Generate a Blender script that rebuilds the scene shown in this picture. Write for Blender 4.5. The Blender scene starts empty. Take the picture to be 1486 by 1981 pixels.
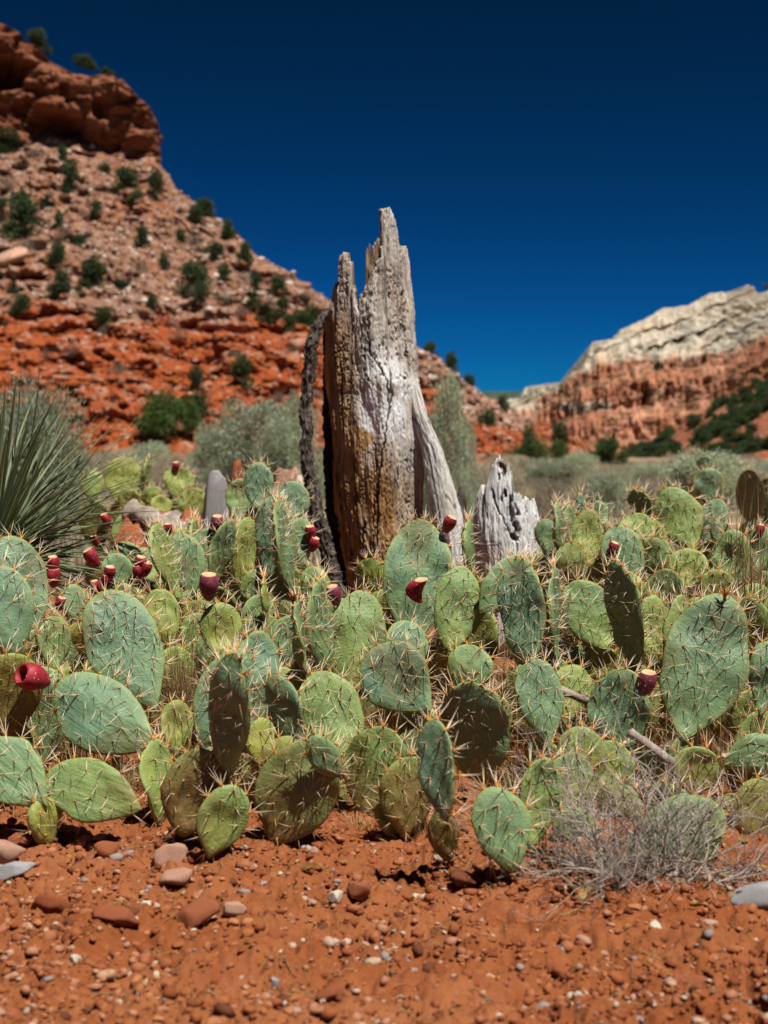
import bpy, bmesh, math, random
import numpy as np
from mathutils import Vector, Matrix

random.seed(7)
RNG = np.random.default_rng(7)
sc = bpy.context.scene
COL = sc.collection
R = math.radians

# ------------------------------------------------------------------ camera, sky, sun, exposure
W_IMG, H_IMG, FPX = 1486.0, 1981.0, 2751.0
CAM_H, HORIZON = 0.58, 880.0
PITCH = math.atan((H_IMG / 2 - HORIZON) / FPX)
cam_d = bpy.data.cameras.new('camera')
cam = bpy.data.objects.new('camera', cam_d)
COL.objects.link(cam)
cam.location = (0, 0, CAM_H)
cam.rotation_euler = (R(90) - PITCH, 0, 0)
cam_d.sensor_fit = 'VERTICAL'
cam_d.sensor_height = 36.0
cam_d.lens = FPX / H_IMG * 36.0
cam_d.clip_start = 0.05
cam_d.clip_end = 20000
cam_d.dof.use_dof = True
cam_d.dof.focus_distance = 2.8
cam_d.dof.aperture_fstop = 6.3
sc.camera = cam

SUN_DIR = Vector((0.27, -0.30, 0.915)).normalized()      # towards the sun
SUN_EL = math.asin(SUN_DIR.z)
SUN_ROT = math.atan2(SUN_DIR.x, SUN_DIR.y)
world = bpy.data.worlds.new('World')
sc.world = world
world.use_nodes = True
nt = world.node_tree
bg = nt.nodes['Background']
sky = nt.nodes.new('ShaderNodeTexSky')
sky.sky_type = 'NISHITA'
sky.sun_disc = False
sky.sun_elevation = SUN_EL
sky.sun_rotation = SUN_ROT
sky.altitude = 3000
sky.air_density = 1.0
sky.dust_density = 0.0
sky.ozone_density = 10.0
# deep, polarised desert blue: each channel of the sky steepened, same law over the whole dome
sep = nt.nodes.new('ShaderNodeSeparateColor')
com = nt.nodes.new('ShaderNodeCombineColor')
nt.links.new(sky.outputs[0], sep.inputs[0])
for ch, (ref, powr, amp) in enumerate(((4.4, 1.5, 0.05), (6.3, 1.95, 1.55), (7.5, 2.7, 2.45))):
    d1 = nt.nodes.new('ShaderNodeMath'); d1.operation = 'DIVIDE'; d1.inputs[1].default_value = ref
    d2 = nt.nodes.new('ShaderNodeMath'); d2.operation = 'POWER'; d2.inputs[1].default_value = powr
    d3 = nt.nodes.new('ShaderNodeMath'); d3.operation = 'MULTIPLY'; d3.inputs[1].default_value = amp
    nt.links.new(sep.outputs[ch], d1.inputs[0]); nt.links.new(d1.outputs[0], d2.inputs[0])
    nt.links.new(d2.outputs[0], d3.inputs[0]); nt.links.new(d3.outputs[0], com.inputs[ch])
nt.links.new(com.outputs[0], bg.inputs[0])
bg.inputs[1].default_value = 0.1

sun_d = bpy.data.lights.new('sun', 'SUN')
sun_d.energy = 5.0
sun_d.angle = R(0.53)
sun_d.color = (1.0, 0.955, 0.88)
sun = bpy.data.objects.new('sun', sun_d)
COL.objects.link(sun)
sun.rotation_euler = SUN_DIR.to_track_quat('Z', 'Y').to_euler()
sun.location = (4, -4, 20)

sc.view_settings.view_transform = 'Standard'
sc.view_settings.look = 'None'
sc.view_settings.gamma = 1.0
sc.view_settings.use_curve_mapping = False
sc.view_settings.exposure = 0.6
sc.render.engine = 'CYCLES'
sc.cycles.use_denoising = True
sc.cycles.max_bounces = 6
sc.cycles.diffuse_bounces = 3

# ------------------------------------------------------------------ geometry helpers
CP, SP = math.cos(PITCH), math.sin(PITCH)

def px(x, y, d):
    """World point on the ray of photo pixel (x, y) that lies d metres ahead of the camera."""
    cx = (x - W_IMG / 2) / FPX
    cy = -(y - H_IMG / 2) / FPX
    dx, dy, dz = cx, CP + cy * SP, -SP + cy * CP
    s = d / dy
    return Vector((dx * s, dy * s, CAM_H + dz * s))

def pxa(x, y, d):
    cx = (np.asarray(x, float) - W_IMG / 2) / FPX
    cy = -(np.asarray(y, float) - H_IMG / 2) / FPX
    dy = CP + cy * SP
    s = d / dy
    return np.stack([cx * s, dy * s, CAM_H + (-SP + cy * CP) * s], -1)

def ground_d(y):
    return CAM_H * FPX / max(y - HORIZON, 1)

def hsh(ix, iy, iz, seed):
    h = (ix.astype(np.int64) * 374761393 + iy.astype(np.int64) * 668265263 +
         iz.astype(np.int64) * 2147483647 + seed * 974711) & 0xFFFFFFFF
    h = ((h ^ (h >> 13)) * 1274126177) & 0xFFFFFFFF
    h = (h ^ (h >> 16)) & 0xFFFFFFFF
    h = ((h ^ (h >> 15)) * 2246822519) & 0xFFFFFFFF
    return ((h ^ (h >> 13)) & 0xFFFFFF) / float(0xFFFFFF)

def vnoise(x, y, z=0.0, seed=0):
    x, y, z = np.broadcast_arrays(np.asarray(x, float), np.asarray(y, float), np.asarray(z, float))
    ix, iy, iz = np.floor(x), np.floor(y), np.floor(z)
    fx, fy, fz = x - ix, y - iy, z - iz
    ux, uy, uz = [f * f * f * (f * (f * 6 - 15) + 10) for f in (fx, fy, fz)]
    r = 0
    for a in (0, 1):
        for b in (0, 1):
            for c in (0, 1):
                w = (ux if a else 1 - ux) * (uy if b else 1 - uy) * (uz if c else 1 - uz)
                r = r + w * hsh(ix + a, iy + b, iz + c, seed)
    return r * 2 - 1

def fbm(x, y, z=0.0, seed=0, oct=4, gain=0.5):
    r, a, f = 0, 1.0, 1.0
    for k in range(oct):
        r = r + a * vnoise(np.asarray(x) * f, np.asarray(y) * f, np.asarray(z) * f, seed + k * 17)
        a *= gain
        f *= 2.03
    return r

def ridge(x, y, z=0.0, seed=0, oct=4):
    r, a, f = 0, 1.0, 1.0
    for k in range(oct):
        r = r + a * (1 - 2 * np.abs(vnoise(np.asarray(x) * f, np.asarray(y) * f, np.asarray(z) * f, seed + k * 13)))
        a *= 0.5
        f *= 2.1
    return r

def sstep(a, b, x):
    t = np.clip((x - a) / (b - a), 0, 1)
    return t * t * (3 - 2 * t)

def mk_mesh(name, V, Fs, mat=None, attrs=None, smooth=True):
    """V (n,3); Fs: list of (m,k) int arrays. attrs: name -> per-vertex floats."""
    V = np.asarray(V, np.float32)
    me = bpy.data.meshes.new(name)
    Fs = [np.asarray(f, np.int32) for f in Fs if len(f)]
    nl = sum(f.size for f in Fs)
    npol = sum(len(f) for f in Fs)
    me.vertices.add(len(V))
    me.vertices.foreach_set('co', V.ravel())
    me.loops.add(nl)
    me.loops.foreach_set('vertex_index', np.concatenate([f.ravel() for f in Fs]))
    me.polygons.add(npol)
    starts, o = [], 0
    for f in Fs:
        k = f.shape[1]
        starts.append(o + np.arange(len(f)) * k)
        o += f.size
    me.polygons.foreach_set('loop_start', np.concatenate(starts).astype(np.int32))
    if smooth:
        me.polygons.foreach_set('use_smooth', np.ones(npol, bool))
    me.update(calc_edges=True)
    for k, a in (attrs or {}).items():
        at = me.attributes.new(k, 'FLOAT', 'POINT')
        at.data.foreach_set('value', np.asarray(a, np.float32).ravel())
    if mat:
        me.materials.append(mat)
    return me

def ob(name, me, parent=None, loc=None, rot=None, scale=None, **props):
    o = bpy.data.objects.new(name, me)
    COL.objects.link(o)
    if parent:
        o.parent = parent
    if loc is not None:
        o.location = loc
    if rot is not None:
        o.rotation_euler = rot
    if scale is not None:
        o.scale = (scale,) * 3 if isinstance(scale, (int, float)) else scale
    for k, v in props.items():
        o[k] = v
    return o

def thing(name, label, cat, loc=(0, 0, 0), group=None, **kw):
    o = ob(name, None, loc=loc, label=label, category=cat, **kw)
    o.empty_display_size = 0.05
    if group:
        o['group'] = group
    return o

def grid_faces(n, m, wrap=False):
    i = np.arange(n - 1)[:, None]
    jn = m if wrap else m - 1
    j = np.arange(jn)[None, :]
    j2 = (j + 1) % m
    a = i * m + j
    b = i * m + j2
    return np.stack([a, b, b + m, a + m], -1).reshape(-1, 4)

def ico(sub):
    bm = bmesh.new()
    bmesh.ops.create_icosphere(bm, subdivisions=sub, radius=1)
    V = np.array([v.co[:] for v in bm.verts])
    F = np.array([[v.index for v in f.verts] for f in bm.faces])
    bm.free()
    return V, F

ICO = {k: ico(k) for k in (1, 2, 3, 4)}

def rock_shape(sub, seed, flat=0.7, cuts=10):
    r = np.random.default_rng(seed)
    V, F = ICO[sub]
    V = V.copy()
    V *= (1 + 0.22 * fbm(V[:, 0] * 1.3, V[:, 1] * 1.3, V[:, 2] * 1.3 + seed * 3.1, seed, 2))[:, None]
    for _ in range(cuts):
        n = r.normal(size=3)
        n /= np.linalg.norm(n)
        off = r.uniform(0.42, 0.82)
        d = V @ n
        V -= np.maximum(d - off, 0)[:, None] * n * 0.98
    V += 0.03 * np.stack([fbm(V[:, 0] * 5, V[:, 1] * 5, V[:, 2] * 5 + k, seed + k, 2) for k in range(3)], -1)
    V *= np.array([1.0, r.uniform(0.65, 0.95), flat * r.uniform(0.75, 1.1)])
    return V, F

def tubes(paths, radii, sides=4):
    """paths: list of (n,3); radii: list of (n,)."""
    Vs, Fs, T, off = [], [], [], 0
    for P, r in zip(paths, radii):
        P = np.asarray(P, float)
        n = len(P)
        t = np.gradient(P, axis=0)
        t /= np.linalg.norm(t, axis=1)[:, None] + 1e-9
        up = np.array([0.31, 0.22, 0.92]) if abs(t[0, 2]) < 0.8 else np.array([0.95, 0.3, 0.05])
        s = np.cross(t, up)
        s /= np.linalg.norm(s, axis=1)[:, None] + 1e-9
        u = np.cross(s, t)
        a = np.arange(sides) / sides * 2 * np.pi
        ring = P[:, None] + np.asarray(r)[:, None, None] * (np.cos(a)[None, :, None] * s[:, None] + np.sin(a)[None, :, None] * u[:, None])
        Vs.append(ring.reshape(-1, 3))
        Fs.append(grid_faces(n, sides, True) + off)
        T.append(np.repeat(np.linspace(0, 1, n), sides))
        off += n * sides
    return np.concatenate(Vs), np.concatenate(Fs), np.concatenate(T)

# ------------------------------------------------------------------ material helpers
class NT:
    def __init__(s, name, rough=0.8, spec=0.3):
        s.m = bpy.data.materials.new(name)
        s.m.use_nodes = True
        s.t = s.m.node_tree
        s.b = s.t.nodes['Principled BSDF']
        s.b.inputs['Roughness'].default_value = rough
        s.b.inputs['Specular IOR Level'].default_value = spec
    def n(s, typ, **kw):
        k = s.t.nodes.new(typ)
        for a, v in kw.items():
            setattr(k, a, v)
        return k
    def link(s, a, b):
        s.t.links.new(a, b)
    def val(s, sock, v):
        if hasattr(v, 'is_linked'):
            s.link(v, sock)
        else:
            sock.default_value = v if isinstance(v, (int, float)) else (tuple(v) + (1,))[:4]
    def coord(s, scale=(1, 1, 1), kind='Object'):
        c = s.n('ShaderNodeTexCoord')
        mp = s.n('ShaderNodeMapping')
        mp.inputs['Scale'].default_value = scale
        s.link(c.outputs[kind], mp.inputs[0])
        return mp.outputs[0]
    def noise(s, scale, detail=4, rough=0.55, vec=None, dist=0):
        k = s.n('ShaderNodeTexNoise')
        k.inputs['Scale'].default_value = scale
        k.inputs['Detail'].default_value = detail
        k.inputs['Roughness'].default_value = rough
        k.inputs['Distortion'].default_value = dist
        s.link(vec if vec is not None else s.coord(), k.inputs['Vector'])
        return k.outputs[0]
    def voro(s, scale, feature='F1', vec=None, out=0, rand=1):
        k = s.n('ShaderNodeTexVoronoi', feature=feature)
        k.inputs['Scale'].default_value = scale
        k.inputs['Randomness'].default_value = rand
        s.link(vec if vec is not None else s.coord(), k.inputs['Vector'])
        return k.outputs[out]
    def ramp(s, fac, stops, interp='LINEAR'):
        k = s.n('ShaderNodeValToRGB')
        k.color_ramp.interpolation = interp
        e = k.color_ramp.elements
        while len(e) > 1:
            e.remove(e[-1])
        for i, (p, c) in enumerate(stops):
            q = e[0] if i == 0 else e.new(p)
            q.position = p
            q.color = (c, c, c, 1) if isinstance(c, (int, float)) else tuple(c) + (1,)
        s.link(fac, k.inputs[0])
        return k.outputs[0]
    def mix(s, fac, a, b, mode='MIX'):
        k = s.n('ShaderNodeMix', data_type='RGBA', blend_type=mode)
        s.val(k.inputs[0], fac)
        s.val(k.inputs[6], a)
        s.val(k.inputs[7], b)
        return k.outputs[2]
    def math(s, op, a, b=0.5, clamp=False):
        k = s.n('ShaderNodeMath', operation=op, use_clamp=clamp)
        s.val(k.inputs[0], a)
        s.val(k.inputs[1], b)
        return k.outputs[0]
    def attr(s, name, typ='GEOMETRY'):
        k = s.n('ShaderNodeAttribute', attribute_name=name, attribute_type=typ)
        return k.outputs['Fac']
    def rnd(s):
        return s.n('ShaderNodeObjectInfo').outputs['Random']
    def bump(s, h, strength=0.4, dist=0.01):
        k = s.n('ShaderNodeBump')
        k.inputs['Strength'].default_value = strength
        k.inputs['Distance'].default_value = dist
        s.link(h, k.inputs['Height'])
        s.link(k.outputs[0], s.b.inputs['Normal'])
    def col(s, c):
        s.val(s.b.inputs['Base Color'], c)
        return s.m

# ------------------------------------------------------------------ materials
def mat_soil():
    k = NT('red_soil', 0.95, 0.1)
    a = k.noise(1.3, 5)
    b = k.noise(18, 6, 0.65)
    c = k.noise(140, 4, 0.7)
    c1 = k.ramp(b, [(0.25, (0.1382, 0.03762, 0.01167)), (0.5, (0.2004, 0.0577, 0.01809)), (0.72, (0.2557, 0.08468, 0.03035))])
    c2 = k.mix(k.ramp(a, [(0.40, 0.0), (0.60, 0.7)]), c1, (0.2765, 0.1066, 0.04377))
    c2 = k.mix(k.ramp(c, [(0.58, 0.0), (0.72, 0.55)]), c2, (0.318, 0.1692, 0.09338))
    c2 = k.mix(k.ramp(c, [(0.28, 0.55), (0.4, 0.0)]), c2, (0.06912, 0.01883, 0.007004))
    # dry grassland further out
    far = k.attr('far')
    g = k.ramp(k.noise(3.0, 6, 0.7), [(0.3, (0.13, 0.10, 0.05)), (0.55, (0.24, 0.19, 0.11)), (0.75, (0.30, 0.22, 0.13))])
    c3 = k.mix(far, c2, g)
    h = k.math('ADD', k.math('MULTIPLY', b, 0.6), k.math('MULTIPLY', c, 0.35))
    k.bump(h, 0.9, 0.012)
    return k.col(c3)

def mat_rock(name, cols, scale=6, strata=False):
    k = NT(name, 0.9, 0.15)
    r = k.rnd()
    v = k.coord()
    n1 = k.noise(scale * 0.35, 5, 0.6, v)
    n2 = k.noise(scale * 2.2, 6, 0.7, v)
    base = k.ramp(r, [(i / max(len(cols) - 1, 1), c) for i, c in enumerate(cols)])
    c = k.mix(k.ramp(n1, [(0.35, 0.0), (0.7, 0.6)]), base, tuple(min(1, x * 1.45) for x in cols[0]))
    c = k.mix(k.ramp(n2, [(0.3, 0.6), (0.5, 0.0)]), c, tuple(x * 0.45 for x in cols[0]))
    k.bump(n2, 0.5, 0.02)
    return k.col(c)

def mat_pad():
    k = NT('cactus_skin', 0.46, 0.32)
    tone, rim, old = k.attr('tone'), k.attr('rim'), k.attr('old')
    n1 = k.noise(14, 4)
    n2 = k.noise(70, 5, 0.65)
    n3 = k.noise(300, 3)
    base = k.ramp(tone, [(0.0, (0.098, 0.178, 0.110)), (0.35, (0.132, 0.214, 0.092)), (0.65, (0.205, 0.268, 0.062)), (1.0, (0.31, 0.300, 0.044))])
    base = k.mix(k.math('MULTIPLY', rim, 0.55), base, (0.27, 0.32, 0.11))
    base = k.mix(k.ramp(n1, [(0.35, 0.0), (0.7, 0.30)]), base, (0.15, 0.215, 0.08))
    base = k.mix(k.ramp(n2, [(0.3, 0.30), (0.48, 0.0)]), base, (0.05, 0.10, 0.045))
    base = k.mix(k.ramp(n2, [(0.66, 0.0), (0.74, 0.5)]), base, (0.24, 0.19, 0.085))
    of = k.math('MULTIPLY', old, k.ramp(n2, [(0.25, 0.75), (0.6, 1.0)]), True)
    base = k.mix(of, base, k.ramp(n2, [(0.3, (0.085, 0.045, 0.014)), (0.7, (0.215, 0.135, 0.040))]))
    h = k.math('ADD', k.math('MULTIPLY', n2, 0.8), k.math('MULTIPLY', n3, 0.3))
    k.bump(k.math('ADD', h, k.math('ADD', k.math('MULTIPLY', k.noise(38, 2), 1.3), k.math('MULTIPLY', k.math('MULTIPLY', k.attr('wr'), 1.3), k.noise(1.0, 2, 0.5, k.coord((95, 7, 2)))))), 0.5, 0.006)
    k.link(k.ramp(n1, [(0.3, 0.45), (0.7, 0.65)]), k.b.inputs['Roughness'])
    return k.col(base)

def mat_spine():
    k = NT('spine', 0.5, 0.35)
    t = k.attr('t')
    c = k.ramp(t, [(0.0, (0.22, 0.075, 0.018)), (0.14, (0.40, 0.20, 0.07)), (0.30, (0.66, 0.54, 0.36)), (0.8, (0.86, 0.80, 0.66))])
    c = k.mix(k.attr('gl'), c, (0.52, 0.22, 0.028))
    return k.col(c)

def mat_fruit():
    k = NT('cactus_fruit', 0.55, 0.35)
    n = k.noise(5, 5)
    purp = k.attr('purple')
    red = k.ramp(n, [(0.3, (0.16, 0.008, 0.016)), (0.6, (0.30, 0.014, 0.028)), (0.8, (0.36, 0.05, 0.05))])
    pur = k.ramp(n, [(0.3, (0.10, 0.018, 0.035)), (0.6, (0.19, 0.035, 0.06)), (0.8, (0.28, 0.10, 0.11))])
    c = k.mix(purp, red, pur)
    c = k.mix(k.math('MULTIPLY', k.ramp(k.voro(6.5), [(0.10, 0.85), (0.16, 0.0)]), k.math('SUBTRACT', 1.0, k.attr('cap'))), c, (0.55, 0.42, 0.26))
    c = k.mix(k.attr('cap'), c, k.ramp(n, [(0.3, (0.42, 0.22, 0.10)), (0.7, (0.62, 0.42, 0.25))]))
    k.bump(n, 0.25, 0.003)
    return k.col(c)

def mat_wood():
    k = NT('weathered_wood', 0.85, 0.2)
    v = k.coord((1, 1, 0.09))
    v2 = k.coord((1, 1, 0.35))
    f1 = k.noise(70, 6, 0.7, v, 0.4)
    f2 = k.noise(260, 4, 0.6, v)
    f3 = k.noise(120, 5, 0.7, v2)
    p = k.noise(9, 5, 0.6, v2, 0.6)
    grey = k.ramp(f1, [(0.25, (0.145, 0.130, 0.110)), (0.42, (0.34, 0.325, 0.295)), (0.58, (0.51, 0.50, 0.47)), (0.8, (0.68, 0.68, 0.66))])
    brown = k.ramp(f1, [(0.28, (0.06, 0.03, 0.013)), (0.45, (0.27, 0.145, 0.052)), (0.6, (0.46, 0.265, 0.10)), (0.8, (0.62, 0.44, 0.24))])
    bm = k.math('ADD', k.attr('brown'), k.math('MULTIPLY', k.math('SUBTRACT', p, 0.5), 1.5), True)
    c = k.mix(bm, grey, brown)
    c = k.mix(k.math('MULTIPLY', k.attr('silver'), 0.95), c, k.ramp(f2, [(0.3, (0.66, 0.67, 0.67)), (0.7, (0.80, 0.81, 0.81))]))
    c = k.mix(k.ramp(f2, [(0.28, 0.7), (0.42, 0.0)]), c, (0.07, 0.05, 0.035))
    c = k.mix(k.attr('crack'), c, (0.045, 0.028, 0.018))
    h = k.math('ADD', k.math('ADD', k.math('MULTIPLY', f1, 0.5), k.math('MULTIPLY', f2, 0.3)), k.math('MULTIPLY', f3, 0.55))
    k.bump(h, 0.75, 0.006)
    c = k.mix(k.ramp(f3, [(0.30, 0.5), (0.42, 0.0)]), c, (0.10, 0.075, 0.055))
    return k.col(c)

def mat_bark():
    k = NT('old_bark', 0.95, 0.1)
    v = k.coord((1, 1, 0.25))
    f = k.noise(85, 6, 0.75, v, 0.5)
    c = k.ramp(f, [(0.32, (0.025, 0.02, 0.017)), (0.5, (0.13, 0.105, 0.085)), (0.68, (0.34, 0.285, 0.24))])
    k.bump(f, 1.0, 0.02)
    return k.col(c)

def mat_leaf(name, cols, trans=0.0, rough=0.6, attr='v'):
    k = NT(name, rough, 0.25)
    v = k.attr(attr)
    c = k.ramp(v, [(i / max(len(cols) - 1, 1), q) for i, q in enumerate(cols)])
    hs = k.n('ShaderNodeHueSaturation')
    hs.inputs['Saturation'].default_value = 1.0
    k.link(k.ramp(k.rnd(), [(0, 0.75), (1, 1.2)]), hs.inputs['Value'])
    k.link(c, hs.inputs['Color'])
    tr = k.n('ShaderNodeBsdfTranslucent')
    k.link(hs.outputs[0], tr.inputs[0])
    mx = k.n('ShaderNodeMixShader')
    mx.inputs[0].default_value = 0.4
    k.link(k.b.outputs[0], mx.inputs[1])
    k.link(tr.outputs[0], mx.inputs[2])
    k.link(mx.outputs[0], k.t.nodes['Material Output'].inputs[0])
    return k.col(hs.outputs[0])

def mat_plain(name, c1, c2, scale=40, rough=0.8, vec=(1, 1, 1)):
    k = NT(name, rough, 0.2)
    f = k.noise(scale, 5, 0.65, k.coord(vec))
    k.bump(f, 0.4, 0.004)
    return k.col(k.ramp(f, [(0.3, c1), (0.7, c2)]))

def mat_hill():
    k = NT('hill_rubble', 0.95, 0.1)
    red = k.attr('red')
    n1 = k.noise(0.10, 6, 0.65)
    n2 = k.noise(0.9, 6, 0.7)
    n3 = k.voro(1.6, 'F1', None, 0)
    vc = k.n('ShaderNodeTexVoronoi')
    vc.inputs['Scale'].default_value = 1.1
    k.link(k.coord(), vc.inputs['Vector'])
    upper = k.ramp(n2, [(0.28, (0.1105, 0.05616, 0.03325)), (0.5, (0.2295, 0.1253, 0.0805)), (0.72, (0.34, 0.216, 0.1531))])
    upper = k.mix(k.ramp(n1, [(0.4, 0.0), (0.65, 0.6)]), upper, (0.255, 0.09936, 0.0455))
    lower = k.ramp(n2, [(0.3, (0.17, 0.03384, 0.0098)), (0.5, (0.289, 0.0648, 0.0182)), (0.72, (0.3655, 0.108, 0.0385))])
    f = k.math('ADD', red, k.math('MULTIPLY', k.math('SUBTRACT', n1, 0.5), 1.6), True)
    c = k.mix(f, upper, lower)
    sep = k.n('ShaderNodeSeparateColor')
    k.link(vc.outputs['Color'], sep.inputs[0])
    c = k.mix(k.ramp(sep.outputs[0], [(0.80, 0.0), (0.84, 0.55)]), c, (0.391, 0.2448, 0.182))
    k.bump(k.math('ADD', n2, n3), 0.9, 0.5)
    return k.col(c)

def mat_cliff():
    k = NT('red_cliff', 0.9, 0.12)
    v = k.coord((1, 1, 3.0))
    n1 = k.noise(0.12, 6, 0.6, v)
    n2 = k.noise(0.8, 6, 0.7, v)
    c = k.ramp(n1, [(0.3, (0.1008, 0.0297, 0.0128)), (0.5, (0.1944, 0.066, 0.032)), (0.7, (0.2592, 0.1122, 0.064))])
    c = k.mix(k.ramp(n2, [(0.32, 0.65), (0.5, 0.0)]), c, (0.0648, 0.01848, 0.00896))
    k.bump(n2, 0.8, 0.5)
    return k.col(c)

def mat_mesa():
    k = NT('mesa_rock', 0.95, 0.08)
    white, green = k.attr('white'), k.attr('green')
    v = k.coord((1, 1, 3.5))
    n1 = k.noise(0.006, 7, 0.65, v)
    n2 = k.noise(0.035, 6, 0.7, v)
    red = k.ramp(n1, [(0.3, (0.20, 0.072, 0.040)), (0.5, (0.34, 0.145, 0.080)), (0.68, (0.46, 0.25, 0.16))])
    red = k.mix(k.ramp(n2, [(0.62, 0.0), (0.72, 0.45)]), red, (0.50, 0.37, 0.28))
    wh = k.ramp(n2, [(0.3, (0.27, 0.23, 0.175)), (0.5, (0.42, 0.37, 0.295)), (0.72, (0.52, 0.47, 0.39))])
    wh = k.mix(k.ramp(n1, [(0.45, 0.0), (0.62, 0.35)]), wh, (0.46, 0.32, 0.19))
    c = k.mix(k.math('ADD', white, k.math('MULTIPLY', k.math('SUBTRACT', n2, 0.5), 0.5), True), red, wh)
    gf = k.math('MULTIPLY', green, k.ramp(n2, [(0.44, 1.0), (0.52, 0.0)]))
    c = k.mix(gf, c, (0.035, 0.045, 0.022))
    k.bump(n2, 0.6, 6)
    return k.col(c)

M = dict(
    soil=mat_soil(), pad=mat_pad(), spine=mat_spine(), fruit=mat_fruit(), wood=mat_wood(), bark=mat_bark(),
    hill=mat_hill(), cliff=mat_cliff(), mesa=mat_mesa(),
    st_red=mat_rock('rust_stone', [(0.208, 0.0561, 0.0224), (0.264, 0.0858, 0.0384), (0.304, 0.1122, 0.0576)], 30),
    st_pink=mat_rock('pink_stone', [(0.40, 0.23, 0.16), (0.36, 0.19, 0.13), (0.44, 0.30, 0.23)], 30),
    st_pale=mat_rock('cream_stone', [(0.52, 0.44, 0.33), (0.56, 0.50, 0.42), (0.48, 0.36, 0.22)], 30),
    st_grey=mat_rock('grey_stone', [(0.26, 0.25, 0.25), (0.36, 0.35, 0.36), (0.20, 0.21, 0.23)], 30),
    st_dark=mat_rock('dark_stone', [(0.13, 0.045, 0.022), (0.17, 0.06, 0.03)], 30),
    bd_pink=mat_rock('boulder_pink', [(0.36, 0.19, 0.125), (0.42, 0.25, 0.175), (0.30, 0.13, 0.075)], 1.5),
    bd_pale=mat_rock('boulder_pale', [(0.50, 0.41, 0.33), (0.44, 0.32, 0.24)], 1.5),
    bd_red=mat_rock('boulder_red', [(0.33, 0.10, 0.035), (0.38, 0.15, 0.06)], 1.5),
    juniper=mat_leaf('juniper_leaf', [(0.020, 0.038, 0.014), (0.048, 0.080, 0.026), (0.085, 0.125, 0.042)]),
    green_tree=mat_leaf('bright_juniper_leaf', [(0.035, 0.065, 0.016), (0.070, 0.120, 0.028), (0.11, 0.17, 0.045)]),
    grey_shrub=mat_leaf('grey_shrub_leaf', [(0.09, 0.075, 0.055), (0.17, 0.15, 0.115), (0.24, 0.21, 0.165)]),
    sage=mat_leaf('sage_leaf', [(0.22, 0.26, 0.165), (0.37, 0.42, 0.28), (0.50, 0.54, 0.39)]),
    dry=mat_leaf('dry_scrub', [(0.22, 0.19, 0.13), (0.40, 0.35, 0.25), (0.54, 0.48, 0.36)]),
    straw=mat_leaf('straw', [(0.16, 0.095, 0.04), (0.34, 0.23, 0.10), (0.50, 0.38, 0.20)]),
    grass=mat_leaf('green_grass', [(0.12, 0.13, 0.03), (0.22, 0.22, 0.06), (0.33, 0.28, 0.10)]),
    twig=mat_plain('grey_twig', (0.17, 0.135, 0.105), (0.44, 0.39, 0.34), 30),
    stem=mat_plain('brown_stem', (0.06, 0.04, 0.025), (0.16, 0.115, 0.075), 30),
    yucca=mat_leaf('yucca_leaf', [(0.15, 0.20, 0.105), (0.28, 0.34, 0.185), (0.45, 0.48, 0.32)], rough=0.55),
    dleaf=mat_leaf('dead_leaf', [(0.22, 0.11, 0.035), (0.36, 0.21, 0.07), (0.44, 0.33, 0.18)]),
    bark_shade=mat_plain('painted_bark_shade', (0.008, 0.007, 0.006), (0.028, 0.023, 0.020), 40, 0.95, (1, 1, 0.2)),  # bark colour taken near black to paint in the stump's left-hand shade
    log=mat_plain('dead_log', (0.14, 0.10, 0.075), (0.40, 0.34, 0.29), 25, 0.9),
    flower=mat_plain('dried_flower', (0.30, 0.10, 0.02), (0.55, 0.26, 0.06), 60),
)

# ------------------------------------------------------------------ ground
def ground_h(x, y):
    near = 1 - sstep(6, 14, y)
    z = 0.013 * fbm(x * 5, y * 5, 0, 3, 3) * near + (0.009 * fbm(x * 26, y * 26, 0, 9, 3) + 0.0065 * ridge(x * 55, y * 55, 0, 19, 3) - 0.004) * near
    z = z + 0.05 * fbm(x * 0.5, y * 0.5, 0, 5, 2) * sstep(3.0, 8, y)
    return z - 0.01

def gz(x, y):
    return float(ground_h(np.array([x]), np.array([y]))[0])

def build_ground():
    yy = np.concatenate([[-30, -8, -2, 0.0, 0.6], np.geomspace(1.1, 9, 420), np.geomspace(9.3, 400, 60), [800, 2000, 5000, 12000]])
    a = np.linspace(-1, 1, 520)
    fan = np.where(yy < 1.1, 1.1, yy)
    half = fan * 0.42 + 0.25
    X = np.sinh(a * 2.2)[None, :] / np.sinh(2.2) * 0 + a[None, :] * half[:, None]
    # outer columns reach far to the sides
    ext = np.array([-60, -12, -4, -1.6])
    Xl = ext[None, :] * (half[:, None] + 3)
    X = np.concatenate([Xl, X, -Xl[:, ::-1]], 1)
    Y = np.repeat(yy[:, None], X.shape[1], 1)
    Z = ground_h(X, Y)
    V = np.stack([X, Y, Z], -1).reshape(-1, 3)
    far = (sstep(4.6, 8.0, Y + 0.8 * fbm(X * 1.5, Y * 1.5, 0, 2, 3)) * 0.9).ravel()
    ob('ground', mk_mesh('ground', V, [grid_faces(len(yy), X.shape[1])], M['soil'], {'far': far}), kind='structure')
build_ground()

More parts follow.
